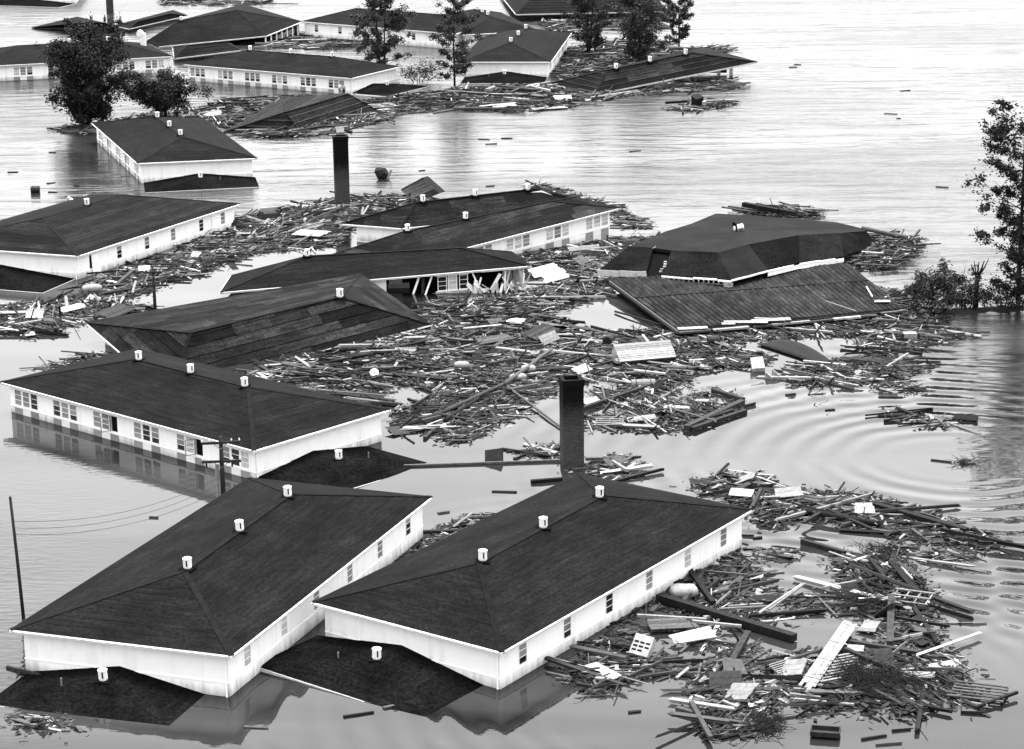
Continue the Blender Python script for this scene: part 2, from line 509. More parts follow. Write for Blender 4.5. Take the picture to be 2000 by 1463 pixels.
class Wall:
    """a straight wall between two foot points; its openings, windows, belt and panels"""
    def __init__(s, a, b, c, za, zb, ref=2.4):
        s.a, s.b = Vector((a[0], a[1], 0)), Vector((b[0], b[1], 0))
        s.L = (s.b - s.a).length; s.d = (s.b - s.a) / s.L
        s.n = s.d.cross(Vector((0, 0, 1)))
        if s.n.dot((s.a + s.b) / 2 - Vector((c[0], c[1], 0))) < 0: s.n = -s.n
        s.za, s.zb, s.ref = za, zb, ref
    def pt(s, t, z, out=0.0):
        """t metres along, z metres as for an untilted house"""
        dz = s.za + (s.zb - s.za) * t / s.L - s.ref
        p = s.a + s.d * t + s.n * out; p.z = z + dz
        return p
    def t_px(s, u, z=1.4):
        lo, hi = 0.0, s.L
        ulo, uhi = pix(s.pt(lo, z))[0], pix(s.pt(hi, z))[0]
        sg = 1 if uhi > ulo else -1
        for _ in range(40):
            mid = (lo + hi) / 2
            if (pix(s.pt(mid, z))[0] - u) * sg < 0: lo = mid
            else: hi = mid
        return lo
    def slab(s, mb, t0, t1, z0, z1, o0, o1, mi=0):
        mb.box8([s.pt(t0, z0, o0), s.pt(t1, z0, o0), s.pt(t1, z0, o1), s.pt(t0, z0, o1), s.pt(t0, z1, o0), s.pt(t1, z1, o0), s.pt(t1, z1, o1), s.pt(t0, z1, o1)], mi)
    def face(s, parent, holes, z0=-1.2, z1=2.28, t0=0.0, t1=None):
        t1 = s.L if t1 is None else t1
        ts = sorted({t0, t1} | {h[0] for h in holes} | {h[1] for h in holes})
        zs = sorted({z0, z1} | {h[2] for h in holes} | {h[3] for h in holes})
        v = []; f = []; ix = {}
        def V(t, z, o):
            k = (round(t, 4), round(z, 4), o)
            if k not in ix: ix[k] = len(v); v.append(s.pt(t, z, o))
            return ix[k]
        for i in range(len(ts) - 1):
            for j in range(len(zs) - 1):
                tc, zc = (ts[i] + ts[i + 1]) / 2, (zs[j] + zs[j + 1]) / 2
                if any(h[0] < tc < h[1] and h[2] < zc < h[3] for h in holes): continue
                f.append((V(ts[i], zs[j], 0), V(ts[i + 1], zs[j], 0), V(ts[i + 1], zs[j + 1], 0), V(ts[i], zs[j + 1], 0)))
        for h in holes:
            q = [(h[0], h[2]), (h[1], h[2]), (h[1], h[3]), (h[0], h[3])]
            for i in range(4):
                a, b = q[i], q[(i + 1) % 4]
                f.append((V(*a, 0), V(*b, 0), V(*b, -0.16), V(*a, -0.16)))
            f.append(tuple(V(*a, -0.16) for a in q))
        fm = [0] * len(f)
        for i in range(len(holes)): fm[len(f) - 1 - 5 * i] = 1
        return mk('wall', v, f, None, parent, ['white_wall', 'interior'], fm)
    def window(s, parent, t0, t1, z0, z1, lites=3, style=None, opened=0):
        fr = MB(); b = 0.055
        s.slab(fr, t0 - 0.03, t1 + 0.03, z0 - 0.06, z0 + b, -0.03, 0.045)
        s.slab(fr, t0, t1, z1 - b, z1, -0.03, 0.02)
        s.slab(fr, t0, t0 + b, z0 + b, z1 - b, -0.03, 0.02)
        s.slab(fr, t1 - b, t1, z0 + b, z1 - b, -0.03, 0.02)
        H = z1 - z0 - 2 * b
        zz = [z0 + b + H * k / lites for k in range(lites + 1)]
        if not opened:
            for k in range(1, lites): s.slab(fr, t0 + b, t1 - b, zz[k] - 0.016, zz[k] + 0.016, -0.028, 0.0)
        w = fr.build('window', 'white_trim', parent)
        style = style or random.choice(['shade', 'shade', 'shade2', 'shade2', 'curtain', 'dark', 'half'])
        if opened:
            # the sash swung out on its hinges beside a dark opening
            h = t1 - b if opened > 0 else t0 + b
            dirn = s.n * 0.95 + s.d * (0.3 * opened)
            q = s.pt(h, z0 + b, 0.03); q2 = s.pt(h, z1 - b, 0.03); wd = (t1 - t0 - 2 * b)
            sm = MB()
            for (x0, x1, y0, y1) in ((0, .07, 0, 1), (.93, 1, 0, 1), (0, 1, 0, .04), (0, 1, .96, 1), (0, 1, .32, .345), (0, 1, .65, .675)):
                pp = []
                for oo in (-0.02, 0.02):
                    for (x, y) in ((x0, y0), (x1, y0), (x1, y1), (x0, y1)):
                        pp.append(q.lerp(q2, y) + dirn.normalized() * (wd * x) + s.d * oo)
                sm.box8(pp)
            sh_o = sm.build('open_sash', 'white_trim' if random.random() < 0.5 else 'grey_trim', w); sh_o['label'] = 'casement sash swung wide open beside a dark opening'
            return w
        for k in range(lites):
            m = {'shade': 'pane_shade', 'curtain': 'pane_curtain', 'dark': 'pane_dark', 'half': 'pane_dark' if k < lites - 1 else 'pane_shade', 'shade2': 'pane_shade' if k else 'pane_dark'}[style]
            mk('pane', [s.pt(t0 + b, zz[k], -0.02), s.pt(t1 - b, zz[k], -0.02), s.pt(t1 - b, zz[k + 1], -0.02), s.pt(t0 + b, zz[k + 1], -0.02)], [(0, 1, 2, 3)], m, w)
        return w
    def belt(s, parent, z=0.56, t0=0.0, t1=None):
        mb = MB(); s.slab(mb, t0, s.L if t1 is None else t1, z, z + 0.07, 0.003, 0.045); mb.build('belt_course', 'white_trim', parent)
    def dress(s, parent, kind, centres=None, opened=(), z0=0.68, z1=1.96, belt=True, lites=3, styles=None, styles3=None, lower=True):
        """kind: blank, small (single sash windows) or triple (groups of three casements over chequered panels)"""
        holes = []; wins = []; panels = []
        if kind == 'small':
            for i, c in enumerate(centres):
                holes.append((c - 0.42, c + 0.42, z0, z1)); wins.append((c - 0.42, c + 0.42, 0, styles[i] if styles else None))
        elif kind == 'triple':
            for i, c in enumerate(centres):
                for k in (-1, 0, 1):
                    a = c + k * 0.97 - 0.44
                    if a < 0.15 or a + 0.88 > s.L - 0.15: continue
                    holes.append((a, a + 0.88, z0, z1))
                    op = 0
                    for (gi, kk, dr) in opened:
                        if gi == i and kk == k: op = dr
                    wins.append((a, a + 0.88, op, random.choice(styles3) if styles3 else None))
                    panels.append((a - 0.03, a + 0.91, 'panel_grey' if k else 'panel_white'))
        s.face(parent, holes)
        for (a, b, op, st) in wins: s.window(parent, a, b, z0, z1, lites, st, op)
        for (a, b, m) in panels:
            mb = MB(); s.slab(mb, a, b, -0.6, 0.5, 0.004, 0.02); mb.build('wall_panel', m, parent)
        if lower:
            n_ = max(2, round(s.L / 1.25)); busy = [(a - .02, b + .02) for a, b, m_ in panels]
            for k in range(n_):
                a, b = s.L * k / n_ + .012, s.L * (k + 1) / n_ - .012
                if any(a < q[1] and b > q[0] for q in busy): continue
                mb = MB(); s.slab(mb, a, b, -0.6, 0.55, 0.003, 0.016); mb.build('base_panel', 'white_wall', parent)
        if belt: s.belt(parent)
        return s
    def downspout(s, parent, t):
        mb = MB(); mb.tube([s.pt(t, 2.25, 0.07), s.pt(t, -0.6, 0.07)], 0.05, 6); mb.build('downspout', 'white_trim', parent)

def inset(E, d):
    """corner points of the walls, d metres inside the eave quad"""
    out = []
    n = len(E); c = sum((Vector(e) for e in E), Vector((0, 0, 0))) / n
    ln = []
    for i in range(n):
        a, b = Vector(E[i]), Vector(E[(i + 1) % n]); a.z = b.z = 0
        x = (b - a).normalized(); y = Vector((-x.y, x.x, 0))
        if y.dot(Vector((c.x, c.y, 0)) - a) < 0: y = -y
        ln.append((a + y * d, x))
    for i in range(n):
        (p, x), (q, y) = ln[i - 1], ln[i]
        den = x.x * y.y - x.y * y.x
        t = ((q.x - p.x) * y.y - (q.y - p.y) * y.x) / den
        out.append(p + x * t)
    return out

def annex(house, w, t0, t1, depth, z_in, zl, zr, z_ridge, apex=0.45, felt='roof_wet', vent_at=True, skew=0.0):
    """low hipped annex roof against an end wall, its eaves awash"""
    n = w.n; a = w.a + w.d * t0; d = w.a + w.d * t1
    b = a + n * depth + w.d * skew; c = d + n * depth + w.d * skew
    m = (a + d) / 2; q = m + n * depth * apex + w.d * skew * apex
    a.z = zl; b.z = zl; c.z = zr; d.z = zr; m.z = z_ridge; q.z = z_ridge - 0.05
    m -= n * 0.02
    dn = Vector((0, 0, -0.25))
    v = [a, b, c, d, m, q] + [p + dn for p in (a, b, c, d)]
    r = mk('annex_roof', v, [(0, 1, 5, 4), (1, 2, 5), (2, 3, 4, 5), (0, 6, 7, 1), (1, 7, 8, 2), (2, 8, 9, 3)], None, house, ['roof_deck', 'white_trim'], [0, 0, 0, 1, 1, 1])
    for poly, x, y in (((a, b, q, m), a, b), ((b, c, q), b, c), ((c, d, m, q), c, d)):
        roof_strips(r, [Vector(p) for p in poly], x, y, felt, 0.92, lift=0.016)
    fb = MB(); fb.bar(b + n * 0.03 + Vector((0, 0, -0.06)), c + n * 0.03 + Vector((0, 0, -0.06)), 0.04, 0.09); fb.build('fascia', 'gutter_grey', r)
    if vent_at:
        vp = q.lerp(m, 0.1); vent(house, vp, 0.0)
    pipe(house, q + n * 0.4 - w.d * 2.2 - Vector((0, 0, 0.35)), 0.45)
    return r

DH = 1.779     # ridge above eave
INS = 7.3      # ridge set in from the ends
def house(name, label, e0, e1, e2, e3=None, he=2.4, R=None, sides=None, vents=(0.03, 0.5, 0.97), felt='roof_felt', seglen=None, z1=None, strips=True, oh=0.48, length=None, vang=0.0, group=None, ins=INS, dh=DH, flat=True, seam=None):
    hz = he if isinstance(he, (list, tuple)) else [he] * 4
    E = [P(*e0, hz[0]) if len(e0) == 2 else Vector(e0), P(*e1, hz[1]) if len(e1) == 2 else Vector(e1), P(*e2, hz[2]) if len(e2) == 2 else Vector(e2)]
    if length:
        d = E[2] - E[1]; d.z = 0; d = d.normalized() * length; E[2] = Vector((E[1].x + d.x, E[1].y + d.y, hz[2]))
    if e3 is None:
        q = E[0] + E[2] - E[1]; q.z = hz[3]; E.append(q)
    else: E.append(P(*e3, hz[3]))
    c = sum(E, Vector((0, 0, 0))) / 4
    if R:
        RR = [P(*r[:2], r[2]) for r in R]
        if flat:      # make both long slopes true planes
            RR[1] = on_plane(R[1][0], R[1][1], E[1], E[2], RR[0])
            E[3] = on_plane(e3[0], e3[1], E[0], RR[0], RR[1]); hz = list(hz); hz[3] = E[3].z
    else:
        m0, m1 = (E[0] + E[1]) / 2, (E[2] + E[3]) / 2
        d = (m1 - m0).normalized()
        RR = [m0 + d * ins + Vector((0, 0, dh)), m1 - d * ins + Vector((0, 0, dh))]
    h = thing(name, (c.x, c.y, 0), label, 'house', group)
    hip_roof(h, E, RR, felt, strips, seglen, seam=seam)
    W = inset(E, oh)
    walls = []
    for i in range(4):
        j = (i + 1) % 4
        w = Wall(W[i], W[j], c, hz[i], hz[j])
        sp = (sides or {}).get(i, 'blank')
        walls.append(w)
        if sp == 'blank': w.dress(h, 'blank')
        elif sp == 'none': pass
        elif callable(sp): sp(h, w)
        else:
            kind, cs = sp[0], sp[1]
            kw = sp[2] if len(sp) > 2 else {}
            if isinstance(cs, int):
                mg = w.L / cs / 2; cs = [mg + w.L / cs * k for k in range(cs)]
            elif kw.pop('px', True): cs = [w.t_px(u) for u in cs]
            w.dress(h, kind, cs, **kw)
        if sp != 'none' and i in (0, 2): w.downspout(h, w.L - 0.12 if i == 0 else 0.12)
    for t in vents: vent(h, RR[0].lerp(RR[1], t) + Vector((0, 0, 0.02)), vang)
    return h, walls, E, RR
# ------------------------------------------------------------------ the flood water
def water_mat():
    m = bpy.data.materials.new('flood_water'); m.use_nodes = True
    n, l = m.node_tree.nodes, m.node_tree.links
    b = n['Principled BSDF']
    b.inputs['Base Color'].default_value = (0.075, 0.075, 0.075, 1)
    b.inputs['Roughness'].default_value = 0.06
    b.inputs['IOR'].default_value = 1.27
    g = n.new('ShaderNodeNewGeometry')
    def mapping(sx, sy, rot=0.0, loc=(0, 0, 0)):
        mp = n.new('ShaderNodeMapping')
        mp.inputs['Scale'].default_value = (sx, sy, 1); mp.inputs['Rotation'].default_value = (0, 0, rot); mp.inputs['Location'].default_value = loc
        l.new(g.outputs['Position'], mp.inputs[0]); return mp.outputs[0]
    def nz(vec, scale, detail=2.0, dist=0.0):
        q = n.new('ShaderNodeTexNoise'); q.inputs['Scale'].default_value = scale; q.inputs['Detail'].default_value = detail; q.inputs['Distortion'].default_value = dist
        l.new(vec, q.inputs['Vector']); return q.outputs['Fac']
    def math_(op, a, b_=None, c=None):
        q = n.new('ShaderNodeMath'); q.operation = op
        for i, x in enumerate((a, b_, c)):
            if x is None: continue
            if isinstance(x, (int, float)): q.inputs[i].default_value = x
            else: l.new(x, q.inputs[i])
        return q.outputs[0]
    def rng(x, a, b_, c=0.0, d=1.0, smooth=True):
        q = n.new('ShaderNodeMapRange'); q.interpolation_type = 'SMOOTHSTEP' if smooth else 'LINEAR'
        q.inputs['From Min'].default_value = a; q.inputs['From Max'].default_value = b_; q.inputs['To Min'].default_value = c; q.inputs['To Max'].default_value = d
        l.new(x, q.inputs['Value']); return q.outputs[0]
    sp = n.new('ShaderNodeSeparateXYZ'); l.new(g.outputs['Position'], sp.inputs[0])
    X, Y = sp.outputs['X'], sp.outputs['Y']
    # open water: swell with crests across the view, growing with the fetch to the right and far away
    swell = nz(mapping(0.07, 0.30, 0.06), 1.0, 3.0, 1.1)
    chop = nz(mapping(0.35, 1.3, -0.05), 1.0, 3.0, 0.4)
    fine = nz(mapping(2.0, 5.0, 0.1), 1.0, 2.0)
    open_ = math_('MAXIMUM', rng(Y, 215, 262), rng(math_('MULTIPLY_ADD', X, 1.0, math_('MULTIPLY', Y, 0.1)), 44, 62))
    patch = rng(nz(mapping(0.012, 0.03), 1.0, 2.0), 0.35, 0.62)
    amp = math_('MULTIPLY', open_, math_('MULTIPLY_ADD', patch, 0.55, 0.45))
    h = math_('MULTIPLY', math_('MULTIPLY', swell, amp), 0.42)
    h = math_('ADD', h, math_('MULTIPLY', math_('MULTIPLY', chop, math_('MULTIPLY_ADD', amp, 0.9, 0.02)), 0.075))
    # left channel: light breeze ripples
    left = math_('MULTIPLY', rng(X, -22, -32), rng(Y, 175, 120))
    rip = nz(mapping(0.8, 2.6, 0.25), 1.0, 2.0)
    h = math_('ADD', h, math_('MULTIPLY', math_('MULTIPLY', rip, math_('MULTIPLY_ADD', left, 1.2, 0.03)), 0.05))
    h = math_('ADD', h, math_('MULTIPLY', math_('MULTIPLY', fine, math_('MULTIPLY_ADD', open_, 0.8, 0.2)), 0.005))
    # rings running out from the wreckage
    for (cx, cy, r0, r1, wl_, a_) in RINGS:
        dx = math_('SUBTRACT', X, cx); dy = math_('SUBTRACT', Y, cy)
        r = math_('SQRT', math_('ADD', math_('MULTIPLY', dx, dx), math_('MULTIPLY', dy, dy)))
        wob = math_('MULTIPLY_ADD', nz(mapping(0.12, 0.12), 1.0, 2.0), 1.6, r)
        s_ = math_('SINE', math_('MULTIPLY', wob, 2 * math.pi / wl_))
        env = math_('MULTIPLY', rng(r, r0, r0 + 6), rng(r, r1, r1 - 14))
        ang = rng(nz(mapping(0.07, 0.07, 0.3), 1.0, 1.0), 0.30, 0.55)
        h = math_('ADD', h, math_('MULTIPLY', math_('MULTIPLY', s_, math_('MULTIPLY', env, ang)), a_))
    l.new(rng(math_('MAXIMUM', amp, math_('MULTIPLY', left, 0.45)), 0.0, 1.0, 0.015, 0.24, False), b.inputs['Roughness'])
    bp = n.new('ShaderNodeBump'); bp.inputs['Strength'].default_value = 1.0; bp.inputs['Distance'].default_value = 1.0
    l.new(h, bp.inputs['Height']); l.new(bp.outputs[0], b.inputs['Normal'])
    # drifting silt: paler and darker drags in the body of the water
    silt = nz(mapping(0.02, 0.08, 0.2), 1.0, 4.0, 0.8)
    sv = rng(silt, 0.3, 0.7, 0.004, 0.022)
    cc = n.new('ShaderNodeCombineColor')
    for k in range(3): l.new(sv, cc.inputs[k])
    l.new(cc.outputs[0], b.inputs['Base Color'])
    MATS['flood_water'] = m
rc = P(1860, 900)
rc2 = P(1990, 640)
rc3 = P(1500, 1350)
RINGS = [(rc.x, rc.y, 3, 38, 2.3, 0.038), (rc2.x, rc2.y, 4, 36, 2.4, 0.026), (rc3.x, rc3.y, 10, 40, 1.9, 0.022)]
water_mat()
wv = [(-4000, -400, 0), (4000, -400, 0), (4000, 9000, 0), (-4000, 9000, 0)]
tag(mk('water', wv, [(0, 1, 2, 3)], 'flood_water'), 'brown flood water covering the whole site', kind='structure')
bpy.data.objects['water'].location.z = 0.0

# ------------------------------------------------------------------ standing houses
GH = 'two storey hip roofed houses standing in the flood'
# front left
hA, wA, EA, RA = house('apartment_house', 'long dark hip roofed white house in the bottom left corner, nearest of all at left',
    (20, 1230), (452, 1281), (844, 970), (487, 933), 2.6, [(360, 1115, 4.379), (568, 965, 4.379)],
    {1: ('small', [483, 555, 618, 683, 742, 797])}, group=GH)
annex(hA, wA[0], 0.2, wA[0].L - 0.9, 4.6, 0, 0.03, -0.12, 1.0)
# front centre
hB, wB, EB, RB = house('apartment_house', 'long dark hip roofed white house at bottom centre, overlapping its left neighbour',
    (610, 1176), (980, 1274), (1470, 995), (1132, 925), 2.412, [(935, 1099, 4.19), (1178, 967, 4.19)],
    {1: ('small', [1021, 1108, 1190, 1268, 1343, 1413], {'styles': ['shade2', 'shade2', 'dark', 'shade', 'curtain', 'shade']})}, group=GH)
annex(hB, wB[0], -0.6, wB[0].L - 0.6, 5.4, 0, 0.22, -0.10, 1.0)
# left middle, long window wall to the front
hC, wC, EC, RC = house('apartment_house', 'white house with six groups of casement windows reflected in the water, left middle',
    (762, 800), (496, 880), (0, 746), (270, 680), 2.368, [(485, 756, 4.147), (265, 701, 4.147)],
    {1: ('triple', [460, 371, 286, 206, 127, 51], {'opened': ((1, -1, 1), (3, -1, 1))})}, group=GH)
annex(hC, wC[0], 1.0, wC[0].L + 0.3, 6.5, 0, -0.10, 0.14, 0.85)
# left, upper middle
hE, wE, EE, RE = house('apartment_house', 'white house cut by the left picture edge, debris raft against its right wall',
    (-165, 478), (152, 500), (470, 398), None, 2.4, None,
    {1: ('small', [233, 287, 338, 393, 435], {'styles': ['half', 'shade2', 'shade', 'dark', 'shade']})}, vents=(0.55,), felt='roof_felt_worn', group=GH)
annex(hE, wE[0], 0.4, wE[0].L - 0.3, 6.0, 0, 0.10, 0.05, 0.9)
# upper left, seen end on
hD, wD, ED, RD = house('apartment_house', 'white house end on below the big dark tree, windows along its left side',
    (502, 309), (268, 319), (179, 240), (396, 230), 2.4, [(357, 267, 4.2), (306, 228, 4.2)],
    {1: ('triple', 5, {'opened': ((0, 0, -1), (1, 1, -1), (2, -1, -1), (3, 1, -1))})}, vents=(0.08, 0.5, 0.97), group=GH)
annex(hD, wD[0], -0.3, wD[0].L - 0.2, 6.0, 0, 0.10, 0.02, 0.85)
# upper middle left, long window wall
hM, wM, EM, RM = house('apartment_house', 'white house with window groups and a plain right end, two people at its window',
    (782, 130), (686, 153), (358, 126), None, 2.4, None,
    {1: ('triple', [657, 602, 546, 493, 440, 386])}, group=GH)
annex(hM, wM[0], 0.5, wM[0].L, 6.0, 0, 0.02, 0.15, 0.8)
# far left behind the tree
hN, wN, EN, RN = house('apartment_house', 'white window-walled house behind the big dark tree, cut by the left edge',
    (289, 85), (339, 110), (0, 128), None, 2.4, None,
    {1: ('triple', [302, 245, 180, 112, 45])}, length=29.0, vents=(0.05, 0.45, 0.8), group=GH)
# far centre behind two trees
hP, wP, EP, RP = house('apartment_house', 'long white house with single windows behind two thin trees, top centre',
    (968, 44), (889, 66), (588, 42), None, 2.6, None,
    {1: ('small', [860, 808, 760, 712, 664, 618], {'z0': 0.75, 'z1': 2.0})}, vents=(0.03, 0.5, 0.97), group=GH)
# far centre, end on
hL, wL, EL, RL = house('apartment_house', 'white house with a blank end wall facing front, between thin trees, top centre',
    (899, 121), (1076, 121), (1116, 64), (948, 64), 2.4, [(996, 83, 4.2), (1028, 55, 4.2)],
    {1: ('triple', 5)}, vents=(0.05, 0.5, 0.97), group=GH)
annex(hL, wL[0], 0.1, wL[0].L - 0.1, 6.0, 0, 0.06, 0.06, 0.95)
# farther ones, only partly in view
hQ, wQ, EQ, RQ = house('apartment_house', 'dark roofed house half hidden behind the blank ended house at top centre',
    (905, 68), (1052, 60), (980, 25), None, 2.3, None, {}, vents=(0.2, 0.55, 0.9), group=GH)
hO, wO, EO, RO = house('wrecked_house', 'very large dark roof with a broken open wall under its right eave, top left',
    (590, 42), (520, 70), (262, 96), (476, 8), [2.6, 1.4, -0.3, 2.2], [(462, 20, 4.6), (352, 40, 3.4)],
    {0: 'none', 1: 'none'}, vents=(0.98,), felt='roof_felt', group=GH, flat=False)
hS, wS, ES, RS = house('apartment_house', 'blank white end wall of a house cut off in the top left corner',
    (-60, -22), (152, -16), (190, -70), None, 2.4, None, {}, vents=(), group=GH)
annex(hS, wS[0], 0.3, wS[0].L - 0.2, 6.0, 0, 0.06, 0.06, 0.9)

# the open wall under the right eave of the large roof: posts and a torn backing
w = wO[0]
for k in range(7):
    t = 0.3 + k * (w.L - 0.6) / 6
    mb = MB(); w.slab(mb, t - 0.1, t + 0.1, -0.5, 2.2, -0.15, 0.0); mb.build('wall_post', 'white_trim', hO)
mb = MB(); w.slab(mb, 0, w.L, -0.5, 2.2, -2.2, -2.1); mb.build('back_wall', 'interior', hO)
mb = MB(); w.slab(mb, 0.2, w.L * 0.5, 0.5, 1.3, -0.9, -0.8); mb.build('torn_panel', 'wood_white', hO)

# wall panel swung loose at the near end of the left house
w = wE[1]
t = w.t_px(179)
mb = MB(); mb.box8([w.pt(t, 0.0, 0.05), w.pt(t + 0.9, 0.1, 0.35), w.pt(t + 0.88, 0.1, 0.40), w.pt(t, 0.0, 0.1), w.pt(t - 0.1, 1.95, 0.03), w.pt(t + 0.75, 1.95, 0.10), w.pt(t + 0.73, 1.95, 0.14), w.pt(t - 0.1, 1.95, 0.07)])
mb.build('loose_panel', 'white_trim', hE)['label'] = 'white wall panel hanging loose beside a dark gap'
mb = MB(); w.slab(mb, t - 0.35, t + 0.25, 0.2, 1.95, 0.003, 0.012); mb.build('dark_gap_sheet', 'slot_black', hE)  # flat black sheet on the wall, coloured as the dark of a gap
# the window frame swung open on the same wall
w.window(hE, w.t_px(402) - 0.1, w.t_px(402) + 1.0, 0.62, 2.0, 3, None, 1)

# ------------------------------------------------------------------ wrecked houses and floating roofs
def wreck(name, label, pts, rid, felt='roof_felt_worn', seglen=6.0, cat='roof', vents=(), fs=(0, 1, 2, 3), lift=0.06, width=0.92, skip=0.0, seam=None, group='roofs torn off and floating'):
    E = [P(*p) for p in pts]; R = [P(*r) for r in rid]
    E[1] = on_plane(pts[1][0], pts[1][1], E[2], R[1], R[0])
    c = sum(E, Vector((0, 0, 0))) / 4
    h = thing(name, (c.x, c.y, 0), label, cat, group)
    hip_roof(h, E, R, felt, True, seglen, lift=lift, fsides=fs, width=width, skip=skip, seam=seam)
    for t in vents: vent(h, R[0].lerp(R[1], t), random.uniform(-0.3, 0.3), 1.0, (random.uniform(-.06, .06), random.uniform(-.06, .06), random.uniform(-.3, .3)))
    return h, E, R

WORN = ['roof_felt_worn', 'roof_felt_worn', 'roof_felt', 'roof_felt_pale', 'roof_slab']
# floating roof in the left middle, behind the window-walled house
hF, EF, RF = wreck('torn_off_roof', 'sunken patched roof with broad felt strips, left of the middle raft, one ventilator',
    [(168, 630, 1.7), (330, 770, -0.5), (842, 634, 0.5), (704, 535, 2.2)], [(372, 650, 2.6), (664, 580, 3.4)], WORN, 4.5, vents=(1.0,), fs=(0, 2, 3))
# wall stub under its left eave
a, b = P(205, 672, 0), P(250, 690, 0)
mb = MB(); mb.box8([a + Vector((0, 0, -.5)), b + Vector((0, 0, -.5)), b + Vector((0.1, .1, -.5)), a + Vector((.1, .1, -.5)), a + Vector((0, 0, 1.3)), b + Vector((0, 0, 1.1)), b + Vector((.1, .1, 1.1)), a + Vector((.1, .1, 1.3))])
mb.build('wall_stub', 'white_wall', hF)
# collapsed far roofs
hV, EV, RV = wreck('torn_off_roof', 'striped collapsed roof lying in the far debris in front of the window-walled house',
    [(437, 258, 0.1), (592, 263, -0.1), (738, 216, 0.0), (546, 191, 0.3)], [(556, 219, 2.0), (680, 183, 2.6)], ['roof_felt_worn', 'roof_felt_pale'], None, fs=(), seam=.12)
hK, EK, RK = wreck('torn_off_roof', 'collapsed striped roof with three ventilators on its ridge, right of the blank ended house',
    [(1072, 163, 0.2), (1165, 184, -0.2), (1479, 121, 2.4), (1370, 92, 2.2)], [(1186, 137, 2.6), (1352, 103, 4.1)], WORN, 7.0, vents=(0.1, 0.5, 0.92), fs=(0, 1), seam=.06)
for (u, z) in ((1350, 2.0), (1404, 2.2), (1428, 2.2)):
    q = P(u, 150 - (u - 1350) * 0.02, 0); mb = MB(); mb.bar(q + Vector((0, 0, -.4)), q + Vector((0, 0.3, z)), 0.5 if u > 1380 else 0.25, 0.3, (0, 1, 0)); mb.build('wall_stub', 'white_wall', hK)
q = P(1400, 148, 0); mb = MB(); mb.obox(q + Vector((-1, 1.5, 1.2)), (2.6, 0, 0), (0, 0.05, 0), (0, 0, 1.0)); mb.build('back_wall', 'interior_wall', hK)
hT, ET, RT = wreck('torn_off_roof', 'small low roof lying between the far left houses, white eave to the front',
    [(338, 92, 1.0), (341, 114, 1.0), (470, 98, 1.2), (450, 84, 1.0)], [(368, 88, 2.2), (440, 84, 2.2)], 'roof_felt', None)
hU, EU, RU = wreck('torn_off_roof', 'dark triangular roof with three people on it, behind the big dark tree',
    [(62, 54, 0.2), (232, 70, 0.3), (232, 52, 0.8), (150, 33, 0.6)], [(165, 44, 2.0), (200, 44, 2.0)], 'roof_felt', None)
hX, EX, RX = wreck('torn_off_roof', 'long narrow dark roof beyond the three standing people, top left',
    [(222, 50, 0.4), (252, 56, 0.4), (366, 30, 0.6), (338, 20, 0.6)], [(268, 42, 1.6), (330, 27, 1.6)], 'roof_felt', None, fs=())
hR, ER, RR_ = wreck('torn_off_roof', 'big dark roof cut by the top edge, behind the far trees',
    [(976, -12, 0.6), (1008, 28, 1.2), (1302, 22, 1.0), (1270, -25, 1.0)], [(1040, -5, 3.6), (1240, -12, 3.6)], 'roof_felt', None, fs=(0, 1))

# shared front pair of wrecked houses in the middle
hH1, wH1, EH1, RH1 = house('wrecked_house', 'rear wrecked house of the middle group, ventilators along its skyline, sagging left eave',
    (664, 437), (782, 446), (1190, 404), (1056, 368), [1.9, 1.7, 1.9, 2.0], [(812, 395, 3.7), (1042, 369, 4.0)], {}, vents=(0.06, 0.5, 0.95), felt=WORN, seglen=6.0)
hH2, wH2, EH2, RH2 = house('wrecked_house', 'tilted wrecked house with curtained windows under its long front eave, middle of the picture',
    (640, 500), (770, 520), (1212, 406), (1125, 384), [0.9, 0.8, 3.1, 2.9], [(790, 452, 2.9), (1075, 393, 4.6)],
    {1: ('triple', [938, 1012, 1089, 1166], {'z1': 2.0, 'z0': 0.75, 'styles3': ['curtain', 'shade']})}, vents=(0.02, 0.41), felt=WORN, seglen=6.0)
hG, wG, EG, RG = house('wrecked_house', 'wrecked house with its front wall torn open to the rooms, left of the middle raft',
    (452, 538), (430, 571), (1037, 519), (1000, 492), [0.9, 0.7, 2.5, 2.3], [(600, 500, 2.9), (902, 484, 4.3)],
    {1: 'none', 0: 'none'}, vents=(0.0,), felt='roof_felt', seglen=None)
# its torn front wall
w = wG[1]
tp = lambda u: w.t_px(u, 1.0)
def piece(nm, m, u0, u1, z0, z1, o0=-0.1, o1=0.0):
    mb = MB(); w.slab(mb, tp(u0), tp(u1), z0, z1, o0, o1); return mb.build(nm, m, hG)
piece('wall', 'white_wall', 640, 757, -0.8, 2.28)
piece('wall', 'slot_black', 757, 1030, -0.8, 2.28, -3.1, -3.0)  # black back sheet: darkness of the open rooms put into its colour
piece('room_wall', 'gutter_grey', 760, 786, 1.1, 2.1, -2.4, -2.3)
piece('room_wall', 'panel_grey', 757, 800, -0.4, 1.1, -2.6, -2.5)
piece('wall_post', 'slot_black', 755, 758, -0.5, 2.2, -0.05, 0.02)
piece('wall', 'white_wall', 851, 917, 2.0, 2.28)
piece('wall', 'white_wall', 851, 917, -0.8, 0.6)
piece('wall_panel', 'panel_grey', 856, 874, -0.3, 0.45, 0.002, 0.03)
piece('wall_panel', 'panel_grey', 896, 914, -0.3, 0.45, 0.002, 0.03)
piece('wall', 'white_wall', 820, 850, -0.6, 0.45)
piece('wall', 'white_wall', 917, 955, -0.6, 0.5)
piece('header_board', 'white_trim', 940, 1010, 2.02, 2.2, -0.1, 0.03)
piece('wall', 'white_wall', 1028, 1046, -0.2, 2.2)
